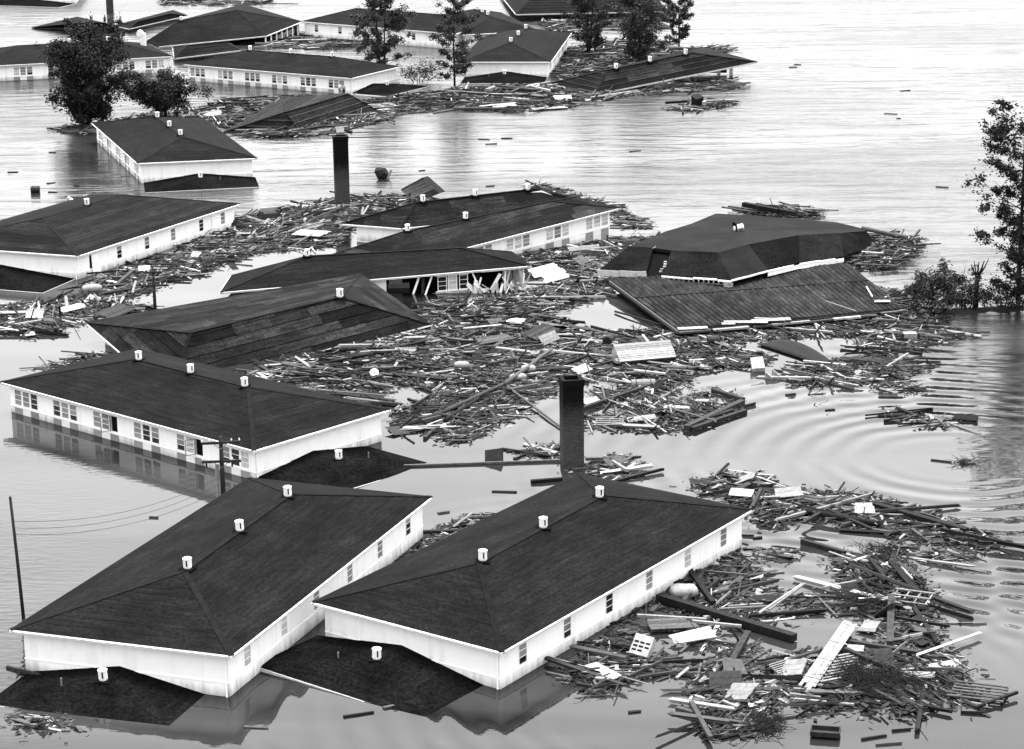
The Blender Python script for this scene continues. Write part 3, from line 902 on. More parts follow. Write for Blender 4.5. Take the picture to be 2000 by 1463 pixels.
for i, (u0, u1) in enumerate(((855, 873), (875, 893), (897, 914))):
    w.window(hG, tp(u0), tp(u1), 0.62, 1.98, 3, ('dark', 'curtain', 'dark')[i])
for k in range(9):
    u = random.choice([random.uniform(818, 850), random.uniform(918, 945), random.uniform(985, 1028)])
    a = w.pt(tp(u), 2.2 - random.uniform(0, .3), -0.05); b = w.pt(tp(u) + random.uniform(-.9, .9), random.uniform(-.1, .5), random.uniform(-.2, .5))
    mb = MB(); mb.bar(a, b, random.uniform(.08, .28), 0.05, w.n); mb.build('hanging_board', random.choice(['white_trim', 'white_trim', 'wood_dark', 'gutter_grey']), hG)
for k in range(24):
    u = random.uniform(925, 1032)
    a = w.pt(tp(u), random.uniform(-.2, .3), random.uniform(-.4, .6)); b = a + Vector((random.uniform(-1.2, 1.2), random.uniform(-.6, .4), random.uniform(.4, 1.6)))
    mb = MB(); mb.bar(a, b, random.uniform(.08, .35), 0.05, w.n); mb.build('broken_board', random.choice(['white_trim', 'white_trim', 'gutter_grey', 'wood_white']), hG)

# right-hand wreck: a roof broken off and riding over a second roof
def rp(lst): return [P(*p) for p in lst]
hI = thing('torn_off_roof', P(1440, 500, 0), 'big broken roof with a lit top and shaded sides, riding over a striped roof', 'roof', 'roofs torn off and floating')
eav = rp([(1167, 529, 1.3), (1262, 534, 1.3), (1292, 536, 1.25), (1428, 546, 1.5), (1500, 527, 1.5), (1562, 513, 1.4), (1648, 501, 0.9), (1712, 478, 0.4)])
knk = rp([(1228, 481, 2.3), (1275, 484, 2.4), (1312, 489, 2.5), (1404, 493, 2.9), (1462, 477, 3.0), (1560, 459, 2.7), (1640, 455, 2.0), (1692, 451, 1.2)])
far = rp([(1300, 452, 1.6), (1350, 437, 1.2), (1398, 417, 0.6), (1480, 421, 0.5), (1560, 428, 0.5), (1634, 434, 0.4), (1680, 445, 0.4)])
top = [knk[0], knk[1], knk[2], knk[3], knk[4], knk[5], knk[6], knk[7]] + far[::-1]
dn = Vector((0, 0, -0.3))
vv = top + [p + dn for p in top]
n_ = len(top)
ff = [tuple(range(n_)), tuple(range(n_, 2 * n_))[::-1]] + [(i, (i + 1) % n_, n_ + (i + 1) % n_, n_ + i) for i in range(n_)]
# the top plane as fanned felt sheets on a deck
deck = mk('roof', vv, ff[2:], 'roof_deck', hI)
cen = P(1450, 452, 1.9)
sh = [knk[0], knk[1], knk[2], knk[3], knk[4], knk[5], knk[6], knk[7], far[6], far[5], far[4], far[3], far[2], far[1], far[0]]
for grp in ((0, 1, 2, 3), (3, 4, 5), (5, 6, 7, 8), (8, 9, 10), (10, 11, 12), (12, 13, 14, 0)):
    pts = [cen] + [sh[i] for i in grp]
    mk('roofing_sheet', pts, [(0, i, i + 1) for i in range(1, len(pts) - 1)], 'roof_top_lit', deck, uv=[(p.x * .5, p.y) for p in pts])
# steep sides, one sheet each; a torn gap between two of them
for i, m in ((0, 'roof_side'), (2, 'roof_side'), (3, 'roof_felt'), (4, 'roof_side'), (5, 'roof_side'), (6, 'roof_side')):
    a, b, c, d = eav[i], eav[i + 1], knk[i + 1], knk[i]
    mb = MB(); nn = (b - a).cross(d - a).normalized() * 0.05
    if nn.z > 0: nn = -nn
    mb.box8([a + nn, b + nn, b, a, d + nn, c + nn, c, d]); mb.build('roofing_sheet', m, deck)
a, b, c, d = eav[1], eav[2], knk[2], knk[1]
q_in = Vector((0.1, 0.9, -0.35)); mk('hollow_shade_sheet', [a + q_in, b + q_in, c + q_in, d + q_in], [(0, 1, 2, 3)], 'slot_black', deck)  # black sheet set inside the gap, its colour standing in for shade
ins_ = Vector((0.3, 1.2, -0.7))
mk('torn_hollow', [a, b, b + ins_, a + ins_, c, d, c + ins_ * 0.6, d + ins_ * 0.6], [(3, 2, 6, 7), (0, 3, 7, 5), (1, 4, 6, 2)], 'slot_black', hI)  # inner faces of the hollow coloured black in place of shade
for k in range(5):
    q = b.lerp(c, 0.12 + 0.1 * k) + Vector((random.uniform(-.25, .05), -.05, 0)); mb = MB(); mb.obox(q, (0.14, 0, 0), (0, .05, 0.01), (0, 0, 0.06)); mb.build('torn_edge', 'wood_white', hI)
mb = MB(); mb.bar(knk[1] + Vector((-.4, -.1, -.3)), knk[1] + Vector((.3, -.1, .15)), 0.15, 0.05); mb.build('torn_edge', 'wood_pale', hI)
for i in (0, 2, 3, 4, 5):
    a, b = eav[i], eav[i + 1]
    for q0, q1 in ((0, .45), (.46, .8), (.81, 1.0)):
        if i > 3 and random.random() < .3: continue
        j_ = random.uniform(-.05, .03)
        mb = MB(); mb.bar(a.lerp(b, q0) + Vector((0, -.06, -.12 + j_)), a.lerp(b, q1) + Vector((0, -.06, -.12 + j_ + random.uniform(-.04, .04))), 0.05, 0.55 if i == 0 else 0.16); mb.build('fascia', 'gutter_grey' if i == 0 else 'white_trim', hI)
for k in range(14):
    q = eav[2].lerp(eav[3], (k + .5) / 14) + Vector((0, 0.1, -0.36)); mb = MB(); mb.obox(q, (0.05, 0, 0), (0, .45, 0), (0, 0, 0.13)); mb.build('rafter_end', 'wood_pale', hI)
mb = MB(); mb.bar(eav[2] + Vector((0, -.04, -.52)), eav[3] + Vector((0, -.04, -.52)), 0.05, 0.07); mb.build('plate', 'wood_pale', hI)
for (t, L) in ((0.05, .35), (0.96, .6)):
    q = eav[2].lerp(eav[3], t) + Vector((0, -.1, -.62)); mb = MB(); mb.obox(q, (L * .7, 0, 0), (0, .03, 0), (0, 0, .32)); mb.build('loose_panel', 'wood_white', hI)
for (a, b, z) in ((4, 5, -.42), (5, 6, -.4)):
    mb = MB(); mb.bar(eav[a] + Vector((0, 0, z)), eav[b] + Vector((0, 0, z + .05)), 0.06, 0.4); mb.build('wall_remnant', 'white_wall', hI)
q = P(1436, 446, 2.1); vent(hI, q, 0, 1.15, (0.2, 1.45, 0.5))
# hidden supports under the riding roof
mb = MB(); mb.obox(P(1440, 505, 0.55), (7, -1.5, 0), (0.5, 3.0, 0), (0, 0, 0.5)); mb.build('broken_frame', 'interior', hI)

hJ = thing('torn_off_roof', P(1500, 590, 0), 'striped roof slope lying flat on the water under the big broken roof, white front edge', 'roof', 'roofs torn off and floating')
TL, TR, BR, BL = P(1186, 545, 1.0), P(1655, 515, 0.6), P(1768, 606, 0.45), P(1326, 648, 0.55)
deck = mk('roof', [TL, TR, BR, BL] + [p + Vector((0, 0, -.5)) for p in (TL, TR, BR, BL)], BOXF[:], 'roof_deck', hJ)
NS = 44
for k in range(NS):
    t0, t1 = k / NS, (k + 1) / NS
    for (s0, s1, lw) in ((0.0, 0.40, 0), (0.40, 0.985, 0.03)):
        up = Vector((0, 0, 0.035 + lw + random.uniform(0, .02)))
        bow = lambda t, s_: Vector((0, 0, 0.35 * math.sin(math.pi * min(1, s_)) * 0.5))
        def q_(t, s_): return TL.lerp(TR, t).lerp(BL.lerp(BR, t), s_)
        g = 0.0068
        vs = [q_(t0 + g, s0) + up, q_(t1 - .0005, s0) + up, q_(t1 - .0005, (s0 + s1) / 2) + up, q_(t1 - .0005, s1) + up, q_(t0 + g, s1) + up, q_(t0 + g, (s0 + s1) / 2) + up]
        # each course laps over the next: one long edge proud
        for i in (1, 2, 3): vs[i] = vs[i] + Vector((0, 0, 0.045))
        lowv = [v - Vector((0, 0, 0.09)) for v in vs]
        fs = [(0, 1, 2, 3, 4, 5)] + [(i, 6 + i, 6 + (i + 1) % 6, (i + 1) % 6) for i in range(6)]
        mk('roofing_strip', vs + lowv, fs, 'roof_slab', deck, uv=[(p.y, p.x * .4 + k * 7) for p in vs])
for (s_, w0) in ((.40, .16), (.975, .14)):
    mb = MB(); mb.bar(TL.lerp(BL, s_) + Vector((0, 0, .1)), TR.lerp(BR, s_) + Vector((0, 0, .1)), w0, .04); mb.build('lap_seam', 'slot_black', deck)
t_ = 0.0
while t_ < 1.0:
    t2_ = min(1.0, t_ + random.uniform(.06, .2)); dz_ = random.uniform(-.22, 0)
    mb = MB(); mb.bar(BL.lerp(BR, t_) + Vector((0, -.2 + random.uniform(-.1, .1), dz_)), BL.lerp(BR, t2_) + Vector((0, -.2 + random.uniform(-.15, .1), dz_ + random.uniform(-.06, .06))), random.uniform(.2, .5), 0.16); mb.build('fascia', random.choice(['wood_white', 'wood_white', 'wood_pale', 'wood_mid']), deck)
    t_ = t2_ + (random.uniform(.005, .03) if random.random() < .6 else 0)
mb = MB(); mb.bar(TL.lerp(BL, .05) + Vector((-.1, 0, -.05)), BL + Vector((-.1, 0, -.05)), 0.12, 0.25); mb.build('edge_board', 'wood_mid', deck)
for k in range(10):
    t = random.uniform(0.02, 0.5); q = BL.lerp(BR, t) + Vector((random.uniform(-.4, .4), random.uniform(-.2, 1.4), .16))
    mb = MB(); a_ = random.uniform(-.3, .3); L = random.uniform(.5, 1.5); mb.obox(q, (math.cos(a_) * L, math.sin(a_) * L, 0), (-math.sin(a_) * .2, math.cos(a_) * random.uniform(.1, .5), 0), (0, 0, .03)); mb.build('torn_sheathing', random.choice(['wood_white', 'wood_white', 'wood_pale']), hJ)

# ------------------------------------------------------------------ chimneys
def chimney(label, u, v, wd, h):
    q = P(u, v, 0); c = thing('brick_chimney', q, label, 'chimney', 'brick chimneys standing in the flood')
    a = wd / 2; r = 0.16
    def ring(z, s): return [q + Vector((x * s * math.cos(r) - y * s * math.sin(r), x * s * math.sin(r) + y * s * math.cos(r), z)) for x, y in ((-1, -1), (1, -1), (1, 1), (-1, 1))]
    vs = ring(-1, a) + ring(h - 0.5, a) + ring(h - 0.5, a + .05) + ring(h, a + .05) + ring(h, a - .22) + ring(h - 1.2, a - .22)
    fs = []
    for k in range(5): fs += [(4 * k + i, 4 * k + (i + 1) % 4, 4 * k + 4 + (i + 1) % 4, 4 * k + 4 + i) for i in range(4)]
    fs.append((20, 21, 22, 23))
    vs = [v_ + Vector((random.uniform(-.03, .03), random.uniform(-.03, .03), random.uniform(-.04, .02) if v_.z > 1 else 0)) for v_ in vs]
    mk('stack', vs, fs, 'brick', c)
    vs = ring(h - 1.19, a - .24)
    mk('flue', vs, [(0, 1, 2, 3)], 'slot_black', c)
    return c
chimney('tall square brick chimney with a sooty top rising from the raft, right of centre', 1117, 908, 1.42, 6.35)
chimney('brick chimney standing clear in bright water behind the middle wrecks', 669, 402, 1.52, 7.7)
chimney('far brick chimney cut by the top edge near the standing people', 215, 22, 1.3, 7.0)

# ------------------------------------------------------------------ poles and wires
def pole(label, u, v, top, rad, arms, lean=(0, 0), group='utility poles'):
    b = P(u, v, 0); t = b + Vector((lean[0], lean[1], top))
    o = thing('utility_pole', b, label, 'utility pole', group)
    mb = MB(); mb.tube([b + Vector((0, 0, -1)), b.lerp(t, .5), t], [rad * 1.15, rad, rad * .85], 10); mb.build('pole', 'pole_wood', o, smooth=True)
    ends = []
    for (z, L, ang) in arms:
        c = b.lerp(t, z / top); d = Vector((math.cos(ang), math.sin(ang), 0)) * L / 2
        mb = MB(); mb.bar(c - d + Vector((0, -rad, 0)), c + d + Vector((0, -rad, 0)), 0.12, 0.16)
        a = mb.build('crossarm', 'pole_wood', o)
        for s in (-.95, -.55, .55, .95):
            q = c + d * s + Vector((0, -rad, 0.08)); mb = MB(); mb.tube([q, q + Vector((0, 0, .1)), q + Vector((0, 0, .18))], [.03, .06, .03], 6); mb.build('insulator', 'insulator', a)
        for s in (-1, 1):
            mb = MB(); mb.bar(c + d * .35 * s + Vector((0, -rad - .05, -.05)), c + Vector((0, -rad - .05, -.45)), .04, .02, (0, 1, 0)); mb.build('brace', 'metal_pale', a)
        ends.append((c - d, c + d))
    return o, b, t, ends
p1, b1, t1, e1_ = pole('utility pole with two crossarms in front of the window-walled house at left', 437, 985, 4.75, 0.155, ((4.35, 2.6, 0.12), (3.05, 2.6, 0.08)))
mb = MB(); mb.tube([b1 + Vector((-.38, .35, -.6)), b1 + Vector((-.38, .35, 2.75))], .13, 10); mb.build('second_pole', 'panel_grey', p1)
for s in (-.75, .55):
    q = e1_[1][0].lerp(e1_[1][1], .5 + s / 2) + Vector((0, -.3, -.35)); mb = MB(); mb.tube([q, q + Vector((0, 0, .35))], .06, 6); mb.build('hanging_insulator', 'metal_dark', p1)
p2, b2, t2, e2_ = pole('tall bare leaning pole at the left picture edge', 47, 1207, 7.4, 0.095, (), (-.35, .2))
p3, b3, t3, e3_ = pole('short utility pole with crossarms sunk in the left debris raft', 303, 604, 3.6, 0.14, ((3.4, 1.6, .1), (2.2, 2.2, .05)))
def wire(label, a, b, sag):
    pts = [a.lerp(b, k / 14) + Vector((0, 0, -sag * 4 * (k / 14) * (1 - k / 14))) for k in range(15)]
    mb = MB(); mb.tube(pts, 0.013, 4, cap=False); o = mb.build('wire', 'wire')
    tag(o, label, 'wire', 'slack wires between the left poles')
z_ = t2 - b2
for k, h in enumerate((.80, .745, .69)):
    wire('slack wire from the bare left pole to the crossarmed pole, %s' % ('uppermost', 'middle', 'lowest')[k] + ' of three', b2 + z_ * h, b1 + Vector((-.2, -.2, 1.9 - .45 * k)), 0.9)
# ------------------------------------------------------------------ trees and shrubs
def tree(name, label, u, v, height, rad, n_limb=26, leaves=3600, leaf=0.24, crown0=0.12, trunk=0.18, cat='tree', m='leaves', shape='oval', seed=1, lean=(0, 0), group='trees standing in the flood', stems=1, tight=1.0):
    rnd = random.Random(seed)
    b = P(u, v, 0); o = thing(name, b, label, cat, group)
    tr = MB(); tips = []
    for s_ in range(stems):
        off = Vector((rnd.uniform(-1, 1), rnd.uniform(-1, 1), 0)) * (rad * 0.35 if stems > 1 else 0)
        tp_ = b + off + Vector((lean[0] + off.x * .6, lean[1], height * (1 if s_ == 0 else rnd.uniform(.7, .95))))
        sp = [b + off * .3 + Vector((0, 0, -1))] + [(b + off * .5).lerp(tp_, t) + Vector((rnd.uniform(-1, 1), rnd.uniform(-1, 1), 0)) * 0.12 * t for t in (.15, .35, .55, .75, .95)]
        tr.tube(sp, [trunk * 1.2, trunk, trunk * .8, trunk * .55, trunk * .35, trunk * .1], 7)
        for k in range(n_limb // stems):
            t = crown0 + (1 - crown0) * ((k + rnd.random()) / (n_limb // stems)) * .95
            if shape == 'oval': w_ = math.sin(math.pi * min(1, (t - crown0) / (1 - crown0) * .85 + .12)) ** .8
            elif shape == 'cone': w_ = (1 - (t - crown0) / (1 - crown0)) * .9 + .15
            elif shape == 'column': w_ = .55 + .45 * math.sin(math.pi * t)
            else: w_ = math.sqrt(max(0.05, 1 - (t * .95) ** 2))
            a = rnd.uniform(0, 2 * math.pi); L = rad * w_ * rnd.uniform(.55, 1.1)
            s0 = (b + off * .5).lerp(tp_, max(.04, t * .86)); rise = rnd.uniform(.25, .7) * L
            e = s0 + Vector((math.cos(a) * L, math.sin(a) * L, rise))
            mid = s0.lerp(e, .5) + Vector((0, 0, -.08 * L))
            tr.tube([s0, mid, e], [trunk * .38 * (1.1 - t), trunk * .22 * (1.1 - t), .012], 5)
            for q in range(5):
                f_ = rnd.uniform(.3, 1.12); c = s0.lerp(e, f_) + Vector((rnd.gauss(0, .12), rnd.gauss(0, .12), rnd.gauss(0, .1))) * L * .6
                tips.append((c, rnd.uniform(.10, .30) * rad * (0.6 + .5 * w_) * tight))
    tr.build('trunk', 'bark', o, smooth=True)
    vs = []; fs = []
    for i in range(leaves):
        c, r = tips[rnd.randrange(len(tips))]
        p = c + Vector((rnd.gauss(0, .42), rnd.gauss(0, .42), rnd.gauss(0, .34))) * r
        if p.z < 0.05: continue
        x = Vector((rnd.gauss(0, 1), rnd.gauss(0, 1), rnd.gauss(0, .6))).normalized()
        y = x.cross(Vector((rnd.gauss(0, 1), rnd.gauss(0, 1), rnd.gauss(0, 1)))).normalized()
        s_ = leaf * rnd.uniform(.6, 1.3); k = len(vs)
        vs += [p - x * s_ * .6, p + y * s_ * .32, p + x * s_ * .6, p - y * s_ * .32]
        fs.append((k, k + 1, k + 2, k + 3))
    mk('crown', vs, fs, m, o)
    return o
tree('broadleaf_tree', 'big dark tree in front of the far left window-walled house', 167, 246, 15.0, 5.2, 80, 36000, .31, .0, .26, seed=6, shape='column', stems=3, tight=.9)
tree('flooded_shrub', 'round dark bush right of the big dark tree', 320, 222, 5.2, 4.8, 50, 22000, .29, 0.0, .14, shape='dome', cat='bush', seed=5, stems=4, group='bushes standing in the flood')
tree('thin_tree', 'thin open tree before the long white house, left one of two at top centre', 748, 142, 15.0, 4.4, 44, 16500, .28, .06, .16, m='leaves_light', shape='column', seed=8, stems=2, tight=.75)
tree('thin_tree', 'thin ragged tree left of the blank ended white house', 888, 168, 16.5, 3.6, 36, 11500, .27, .05, .15, m='leaves_light', shape='column', seed=9, tight=.7)
tree('thin_tree', 'leafy tree just right of the blank ended white house, leftmost of three', 1146, 105, 13.5, 3.9, 40, 14500, .28, .04, .15, m='leaves_light', shape='column', seed=10, stems=2, tight=.75)
tree('thin_tree', 'middle and densest of the three far trees above the collapsed striped roof', 1250, 122, 15.0, 4.3, 46, 18500, .28, .03, .17, shape='column', seed=12, stems=2, m='leaves_light')
tree('thin_tree', 'rightmost of the three far trees, standing at the edge of open water', 1326, 92, 12.0, 3.2, 34, 11500, .27, .05, .14, m='leaves_light', shape='column', seed=13, tight=.75)
tree('thin_tree', 'tall ragged tree cut by the right picture edge', 1988, 602, 21.0, 4.3, 60, 20000, .25, .03, .2, shape='column', seed=31, tight=.66)
tree('flooded_shrub', 'leafy bush at the right end of the striped floating roof', 1832, 612, 4.2, 2.7, 34, 6500, .24, 0.0, .08, shape='dome', cat='bush', seed=23, stems=4, m='leaves_light', group='bushes standing in the flood')
tree('flooded_shrub', 'thin bush behind the lopped trunk near the right edge', 1875, 596, 3.8, 2.0, 22, 900, .18, 0.0, .07, shape='dome', cat='bush', seed=24, stems=4, m='leaves_light', group='bushes standing in the flood')
tree('flooded_shrub', 'low dark bush at the foot of the tall right edge tree', 1960, 604, 2.6, 2.6, 22, 2200, .2, 0.0, .07, shape='dome', cat='bush', seed=25, stems=4, group='bushes standing in the flood')
tree('flooded_shrub', 'low scrub left of the foot of the lopped trunk', 1893, 606, 1.8, 2.2, 20, 1400, .18, 0.0, .06, shape='dome', cat='bush', seed=26, stems=4, group='bushes standing in the flood')
tree('flooded_shrub', 'low bush growing out of the water between the two thin trees', 815, 160, 1.6, 4.2, 20, 1500, .24, 0.0, .06, shape='dome', cat='bush', seed=27, stems=4, group='bushes standing in the flood')
b = P(1905, 602, 0); o = thing('lopped_tree', b, 'lopped bare trunk with a few forked stubs among the right edge bushes', 'tree', 'trees standing in the flood')
mb = MB(); t_ = b + Vector((.05, 0, 2.9)); mb.tube([b + Vector((0, 0, -1)), b + Vector((.02, 0, 1.4)), t_], [.28, .22, .2], 8)
for (x, z, r) in ((-.55, 4.0, .1), (.1, 4.2, .1), (.6, 4.3, .11), (.95, 4.5, .08), (-.25, 4.3, .07)):
    e = b + Vector((x, random.uniform(-.3, .3), z)); mb.tube([t_ + Vector((0, 0, -.25)), t_.lerp(e, .5) + Vector((x * .15, 0, 0)), e], [r, r * .8, r * .3], 6)
mb.build('trunk', 'bark', o, smooth=True)
# low bank of drift and earth below the right edge bushes
vs = []; fs = []; A_, B_ = P(1775, 612), P(2060, 600)
for i in range(25):
    for j in range(7):
        q = A_.lerp(B_, i / 24) + Vector((0, (j - 3) * 0.55, 0))
        q.z = -0.25 + 0.42 * max(0, 1 - ((j - 3) / 3) ** 2) + 0.18 * noise.noise(q * .8)
        vs.append(q)
for i in range(24):
    for j in range(6): fs.append((i * 7 + j, (i + 1) * 7 + j, (i + 1) * 7 + j + 1, i * 7 + j + 1))
tag(mk('bank', vs, fs, 'mud'), 'low dark bank below the right edge bushes', kind='structure')

# ------------------------------------------------------------------ wreckage: single things one can point at
WOODS = ['wood_black', 'wood_dark', 'wood_mid', 'wood_pale', 'wood_white']
def boxes(name, label, cat, c, L, W, H, ang, m, tilt=0.0, roll=0.0, group=None):
    """a slab-like thing centred at world point c: returns its frame so parts can be added"""
    ca, sa = math.cos(ang), math.sin(ang)
    x = Vector((ca * math.cos(tilt), sa * math.cos(tilt), math.sin(tilt))); y0 = Vector((-sa, ca, 0))
    z0 = x.cross(y0); y = y0 * math.cos(roll) + z0 * math.sin(roll); z = x.cross(y)
    o = thing(name, c, label, cat, group)
    return o, x, y, z
def panel(label, u, v, L, W, ang, m, z=0.25, tilt=0.0, roll=0.0, th=0.05, name='boarded_sheet', cat='sheet', battens=3, group='loose wall and roof panels afloat'):
    c = P(u, v, z); o, x, y, zz = boxes(name, label, cat, c, L, W, th, ang, m, tilt, roll, group)
    n = max(2, int(W / .28)); 
    for k in range(n):
        q = c + y * (-W / 2 + W * (k + .5) / n); e = random.uniform(-.04, .05) * L
        mb = MB(); mb.obox(q + zz * random.uniform(-.006, .006), x * (L / 2 + e), y * (W / n / 2 - .008), zz * th / 2); mb.build('board', m, o)
    for k in range(battens):
        q = c + x * (-L * .42 + L * .84 * k / max(1, battens - 1)) - zz * (th / 2 + .03); mb = MB(); mb.obox(q, x * .05, y * W * .49, zz * .03); mb.build('batten', 'wood_mid', o)
    return o
def log(label, u0, v0, u1, v1, r, m='wood_black', z0=.1, z1=.1, name='timber', cat='timber', square=True, group='long timbers and poles afloat'):
    a, b = P(u0, v0, z0), P(u1, v1, z1); mb = MB()
    if square: mb.bar(a, b, r * 2, r * 1.8); o = mb.build(name, m)
    else:
        d = (b - a); pts = [a + d * k / 4 + Vector((random.uniform(-.06, .06), random.uniform(-.06, .06), random.uniform(-.03, .03))) for k in range(5)]
        mb.tube(pts, [r * 1.1, r, r, r * .9, r * .75], 8); o = mb.build(name, m, smooth=True)
    return tag(o, label, cat, group)
def drum(label, u, v, L, r, ang, m, z=.2, tilt=0.0, name='barrel', cat='barrel', group='barrels and tanks afloat'):
    c = P(u, v, z); d = Vector((math.cos(ang) * math.cos(tilt), math.sin(ang) * math.cos(tilt), math.sin(tilt)))
    o = thing(name, c, label, cat, group); mb = MB()
    mb.tube([c - d * L / 2, c - d * L / 2.05, c, c + d * L / 2.05, c + d * L / 2], [r * .85, r, r * 1.04, r, r * .85], 14); mb.build('shell', m, o, smooth=False)
    for s in (-.3, .3):
        mb = MB(); mb.tube([c + d * (L * s - .03), c + d * (L * s + .03)], r * 1.07, 14); mb.build('hoop', 'metal_dark' if m != 'metal_dark' else 'wood_dark', o)
    return o
def bundle(label, u, v, L, W, H, ang, m='mattress', z=0.0, name='mattress', cat='mattress', group=None):
    """soft rounded thing: a sagging mattress or sack"""
    c = P(u, v, z); vs = []; fs = []; nu, nv = 14, 8
    ca, sa = math.cos(ang), math.sin(ang)
    for j in range(nv + 1):
        ph = math.pi * j / nv
        for i in range(nu):
            th = 2 * math.pi * i / nu
            sx = math.copysign(abs(math.cos(th)) ** .6, math.cos(th)); sy = math.copysign(abs(math.sin(th)) ** .6, math.sin(th))
            r_ = math.sin(ph) ** .5 if math.sin(ph) > 0 else 0
            x, y, z2 = sx * r_ * L / 2, sy * r_ * W / 2, (math.cos(ph) * .5 + .5) * H
            k = 1 + .1 * noise.noise(Vector((x, y, z2)) * 1.7 + c)
            vs.append(c + Vector((x * ca - y * sa, x * sa + y * ca, z2)) * 1.0 + Vector((0, 0, (k - 1) * H)))
    for j in range(nv):
        for i in range(nu): fs.append((j * nu + i, j * nu + (i + 1) % nu, (j + 1) * nu + (i + 1) % nu, (j + 1) * nu + i))
    return tag(mk(name, vs, fs, m, smooth=True), label, cat, group)
def frame_item(label, u, v, L, W, ang, m, rails=4, cross=2, z=.2, tilt=0., roll=0., name='slatted_pallet', cat='pallet', group='ladder-like pallets afloat', w_=.1):
    c = P(u, v, z); o, x, y, zz = boxes(name, label, cat, c, L, W, .1, ang, m, tilt, roll, group)
    for k in range(rails):
        q = c + y * (-W / 2 + W * k / (rails - 1)); mb = MB(); mb.bar(q - x * L / 2 * random.uniform(.9, 1.06), q + x * L / 2 * random.uniform(.9, 1.06), w_, .06, zz); mb.build('slat', m, o)
    for k in range(cross):
        q = c + x * (-L * .45 + L * .9 * k / max(1, cross - 1)) - zz * .06; mb = MB(); mb.bar(q - y * W * .52, q + y * W * .52, w_, .06, zz); mb.build('rail', m, o)
    return o

# near raft
c = P(1255, 1264, .45); o, x, y, zz = boxes('slatted_crate', 'white crate with dark slots tipped up in the near raft', 'crate', c, 1, 1, 1, -.45, 'wood_white', -.1, .75)
mb = MB(); mb.obox(c, x * .55, y * .62, zz * .28); mb.build('body', 'wood_white', o)
for r_ in range(3):
    for k in range(3 - (r_ == 0)):
        mb = MB(); mb.obox(c + x * (-.34 + .34 * k) + y * (-.35 + .25 * r_) + zz * .283, x * .13, y * .055, zz * .01); mb.build('slot', 'slot_black', o)
panel('broad pale door-like board lying at the left end of the near raft', 1177, 1311, 2.6, .85, -1.05, 'wood_white', .3, .05, .1, name='boarded_sheet', cat='board', battens=2)
bundle('pale rounded mattress heaped against the front centre house wall', 1335, 1166, 1.75, 1.3, .75, .15)
log('long heavy black timber lying across the near raft from the house wall', 1286, 1166, 1552, 1246, .24, z0=.3, z1=.25)
log('black squared timber slanting behind the pale mattress', 1346, 1113, 1393, 1178, .16, z0=.35, z1=.3)
log('upright leaning dark post in the middle of the near raft', 1461, 1236, 1424, 1302, .17, 'wood_dark', .7, .1)
log('long pale pole crossing the near raft below the house wall', 1244, 1202, 1380, 1210, .09, 'wood_pale', .4, .3)
log('two metre pale rail lying across the near raft', 1352, 1213, 1448, 1223, .08, 'wood_pale', .4, .3)
log('white lath crossed over another in the near raft, longer one', 1483, 1197, 1566, 1141, .05, 'wood_white', .5, .6)
log('white lath crossed over another in the near raft, shorter one', 1502, 1191, 1572, 1140, .05, 'wood_pale', .45, .6)
log('thin pale lath lying level in the near raft', 1405, 1189, 1500, 1184, .045, 'wood_pale', .4, .4)
panel('boarded dark panel lying flat under the long pale pole', 1305, 1218, 2.4, 1.3, .1, 'wood_mid', .35, 0, .1)
panel('narrow white torn panel in the middle of the near raft', 1352, 1240, 2.6, .9, .35, 'wood_white', .4, .08, .2)
panel('white torn panel lying below the first in the near raft', 1360, 1246, 2.4, .6, .28, 'wood_pale', .35, .05, .1)
panel('boarded grey panel standing on edge at the front of the near raft', 1417, 1330, 1.7, 1.1, -.2, 'wood_mid', .45, .1, 1.0)
panel('smooth pale sheet leaning on the boarded panel at the raft front', 1446, 1350, 1.6, 1.4, -.7, 'wood_pale', .4, .25, .35)
panel('curved pale sheet tipped up beside the white walkway', 1550, 1303, 1.5, 1.1, -.75, 'wood_pale', .5, .3, .6)
panel('small dark boarded hatch at the head of the white walkway', 1660, 1152, 1.0, .9, .1, 'wood_dark', .35, 0, .7)
panel('flat grey boarded raft behind the right part of the near raft', 1660, 1092, 2.1, 1.1, .35, 'wood_dark', .15)
panel('pale board patch near the right end of the near raft', 1795, 1318, 1.6, .7, -.35, 'wood_pale', .3, .1, .1)
panel('grey sheet standing in the raft right of the white walkway', 1727, 1285, 1.0, 1.1, .2, 'wood_mid', .5, 0, .9)
panel('small white box lid beside the white walkway', 1671, 1266, .9, .55, -.2, 'wood_white', .5, 0, .3, name='box_cover', cat='cover', battens=2)
panel('crumpled pale sheet right of the walkway head', 1698, 1223, 1.0, 1.2, -.5, 'wood_pale', .3, .1, .2)
# white walkway
o = thing('boarded_walkway', P(1625, 1295, 0), 'long white boarded walkway lying diagonally over the near raft', 'walkway')
a0, a1, b0, b1w = P(1655, 1202, .45), P(1560, 1338, .3), P(1682, 1210, .45), P(1590, 1345, .3)
for k in range(5):
    p, q = a0.lerp(b0, (k + .5) / 5), a1.lerp(b1w, (k + .5) / 5); s0 = random.uniform(0, .12)
    mb = MB(); mb.bar(p.lerp(q, s0) + Vector((0, 0, random.uniform(0, .02))), p.lerp(q, random.uniform(.95, 1.03)), (a0 - b0).length / 5 * .93, .05); mb.build('board', random.choice(['wood_white', 'wood_pale', 'wood_pale']), o)
for t in (.12, .38, .62, .88):
    p, q = a0.lerp(a1, t), b0.lerp(b1w, t); mb = MB(); mb.bar(p + Vector((0, 0, .05)), q + (q - p) * .2 + Vector((0, 0, .05)), .09, .05); mb.build('cross_batten', 'wood_white', o)
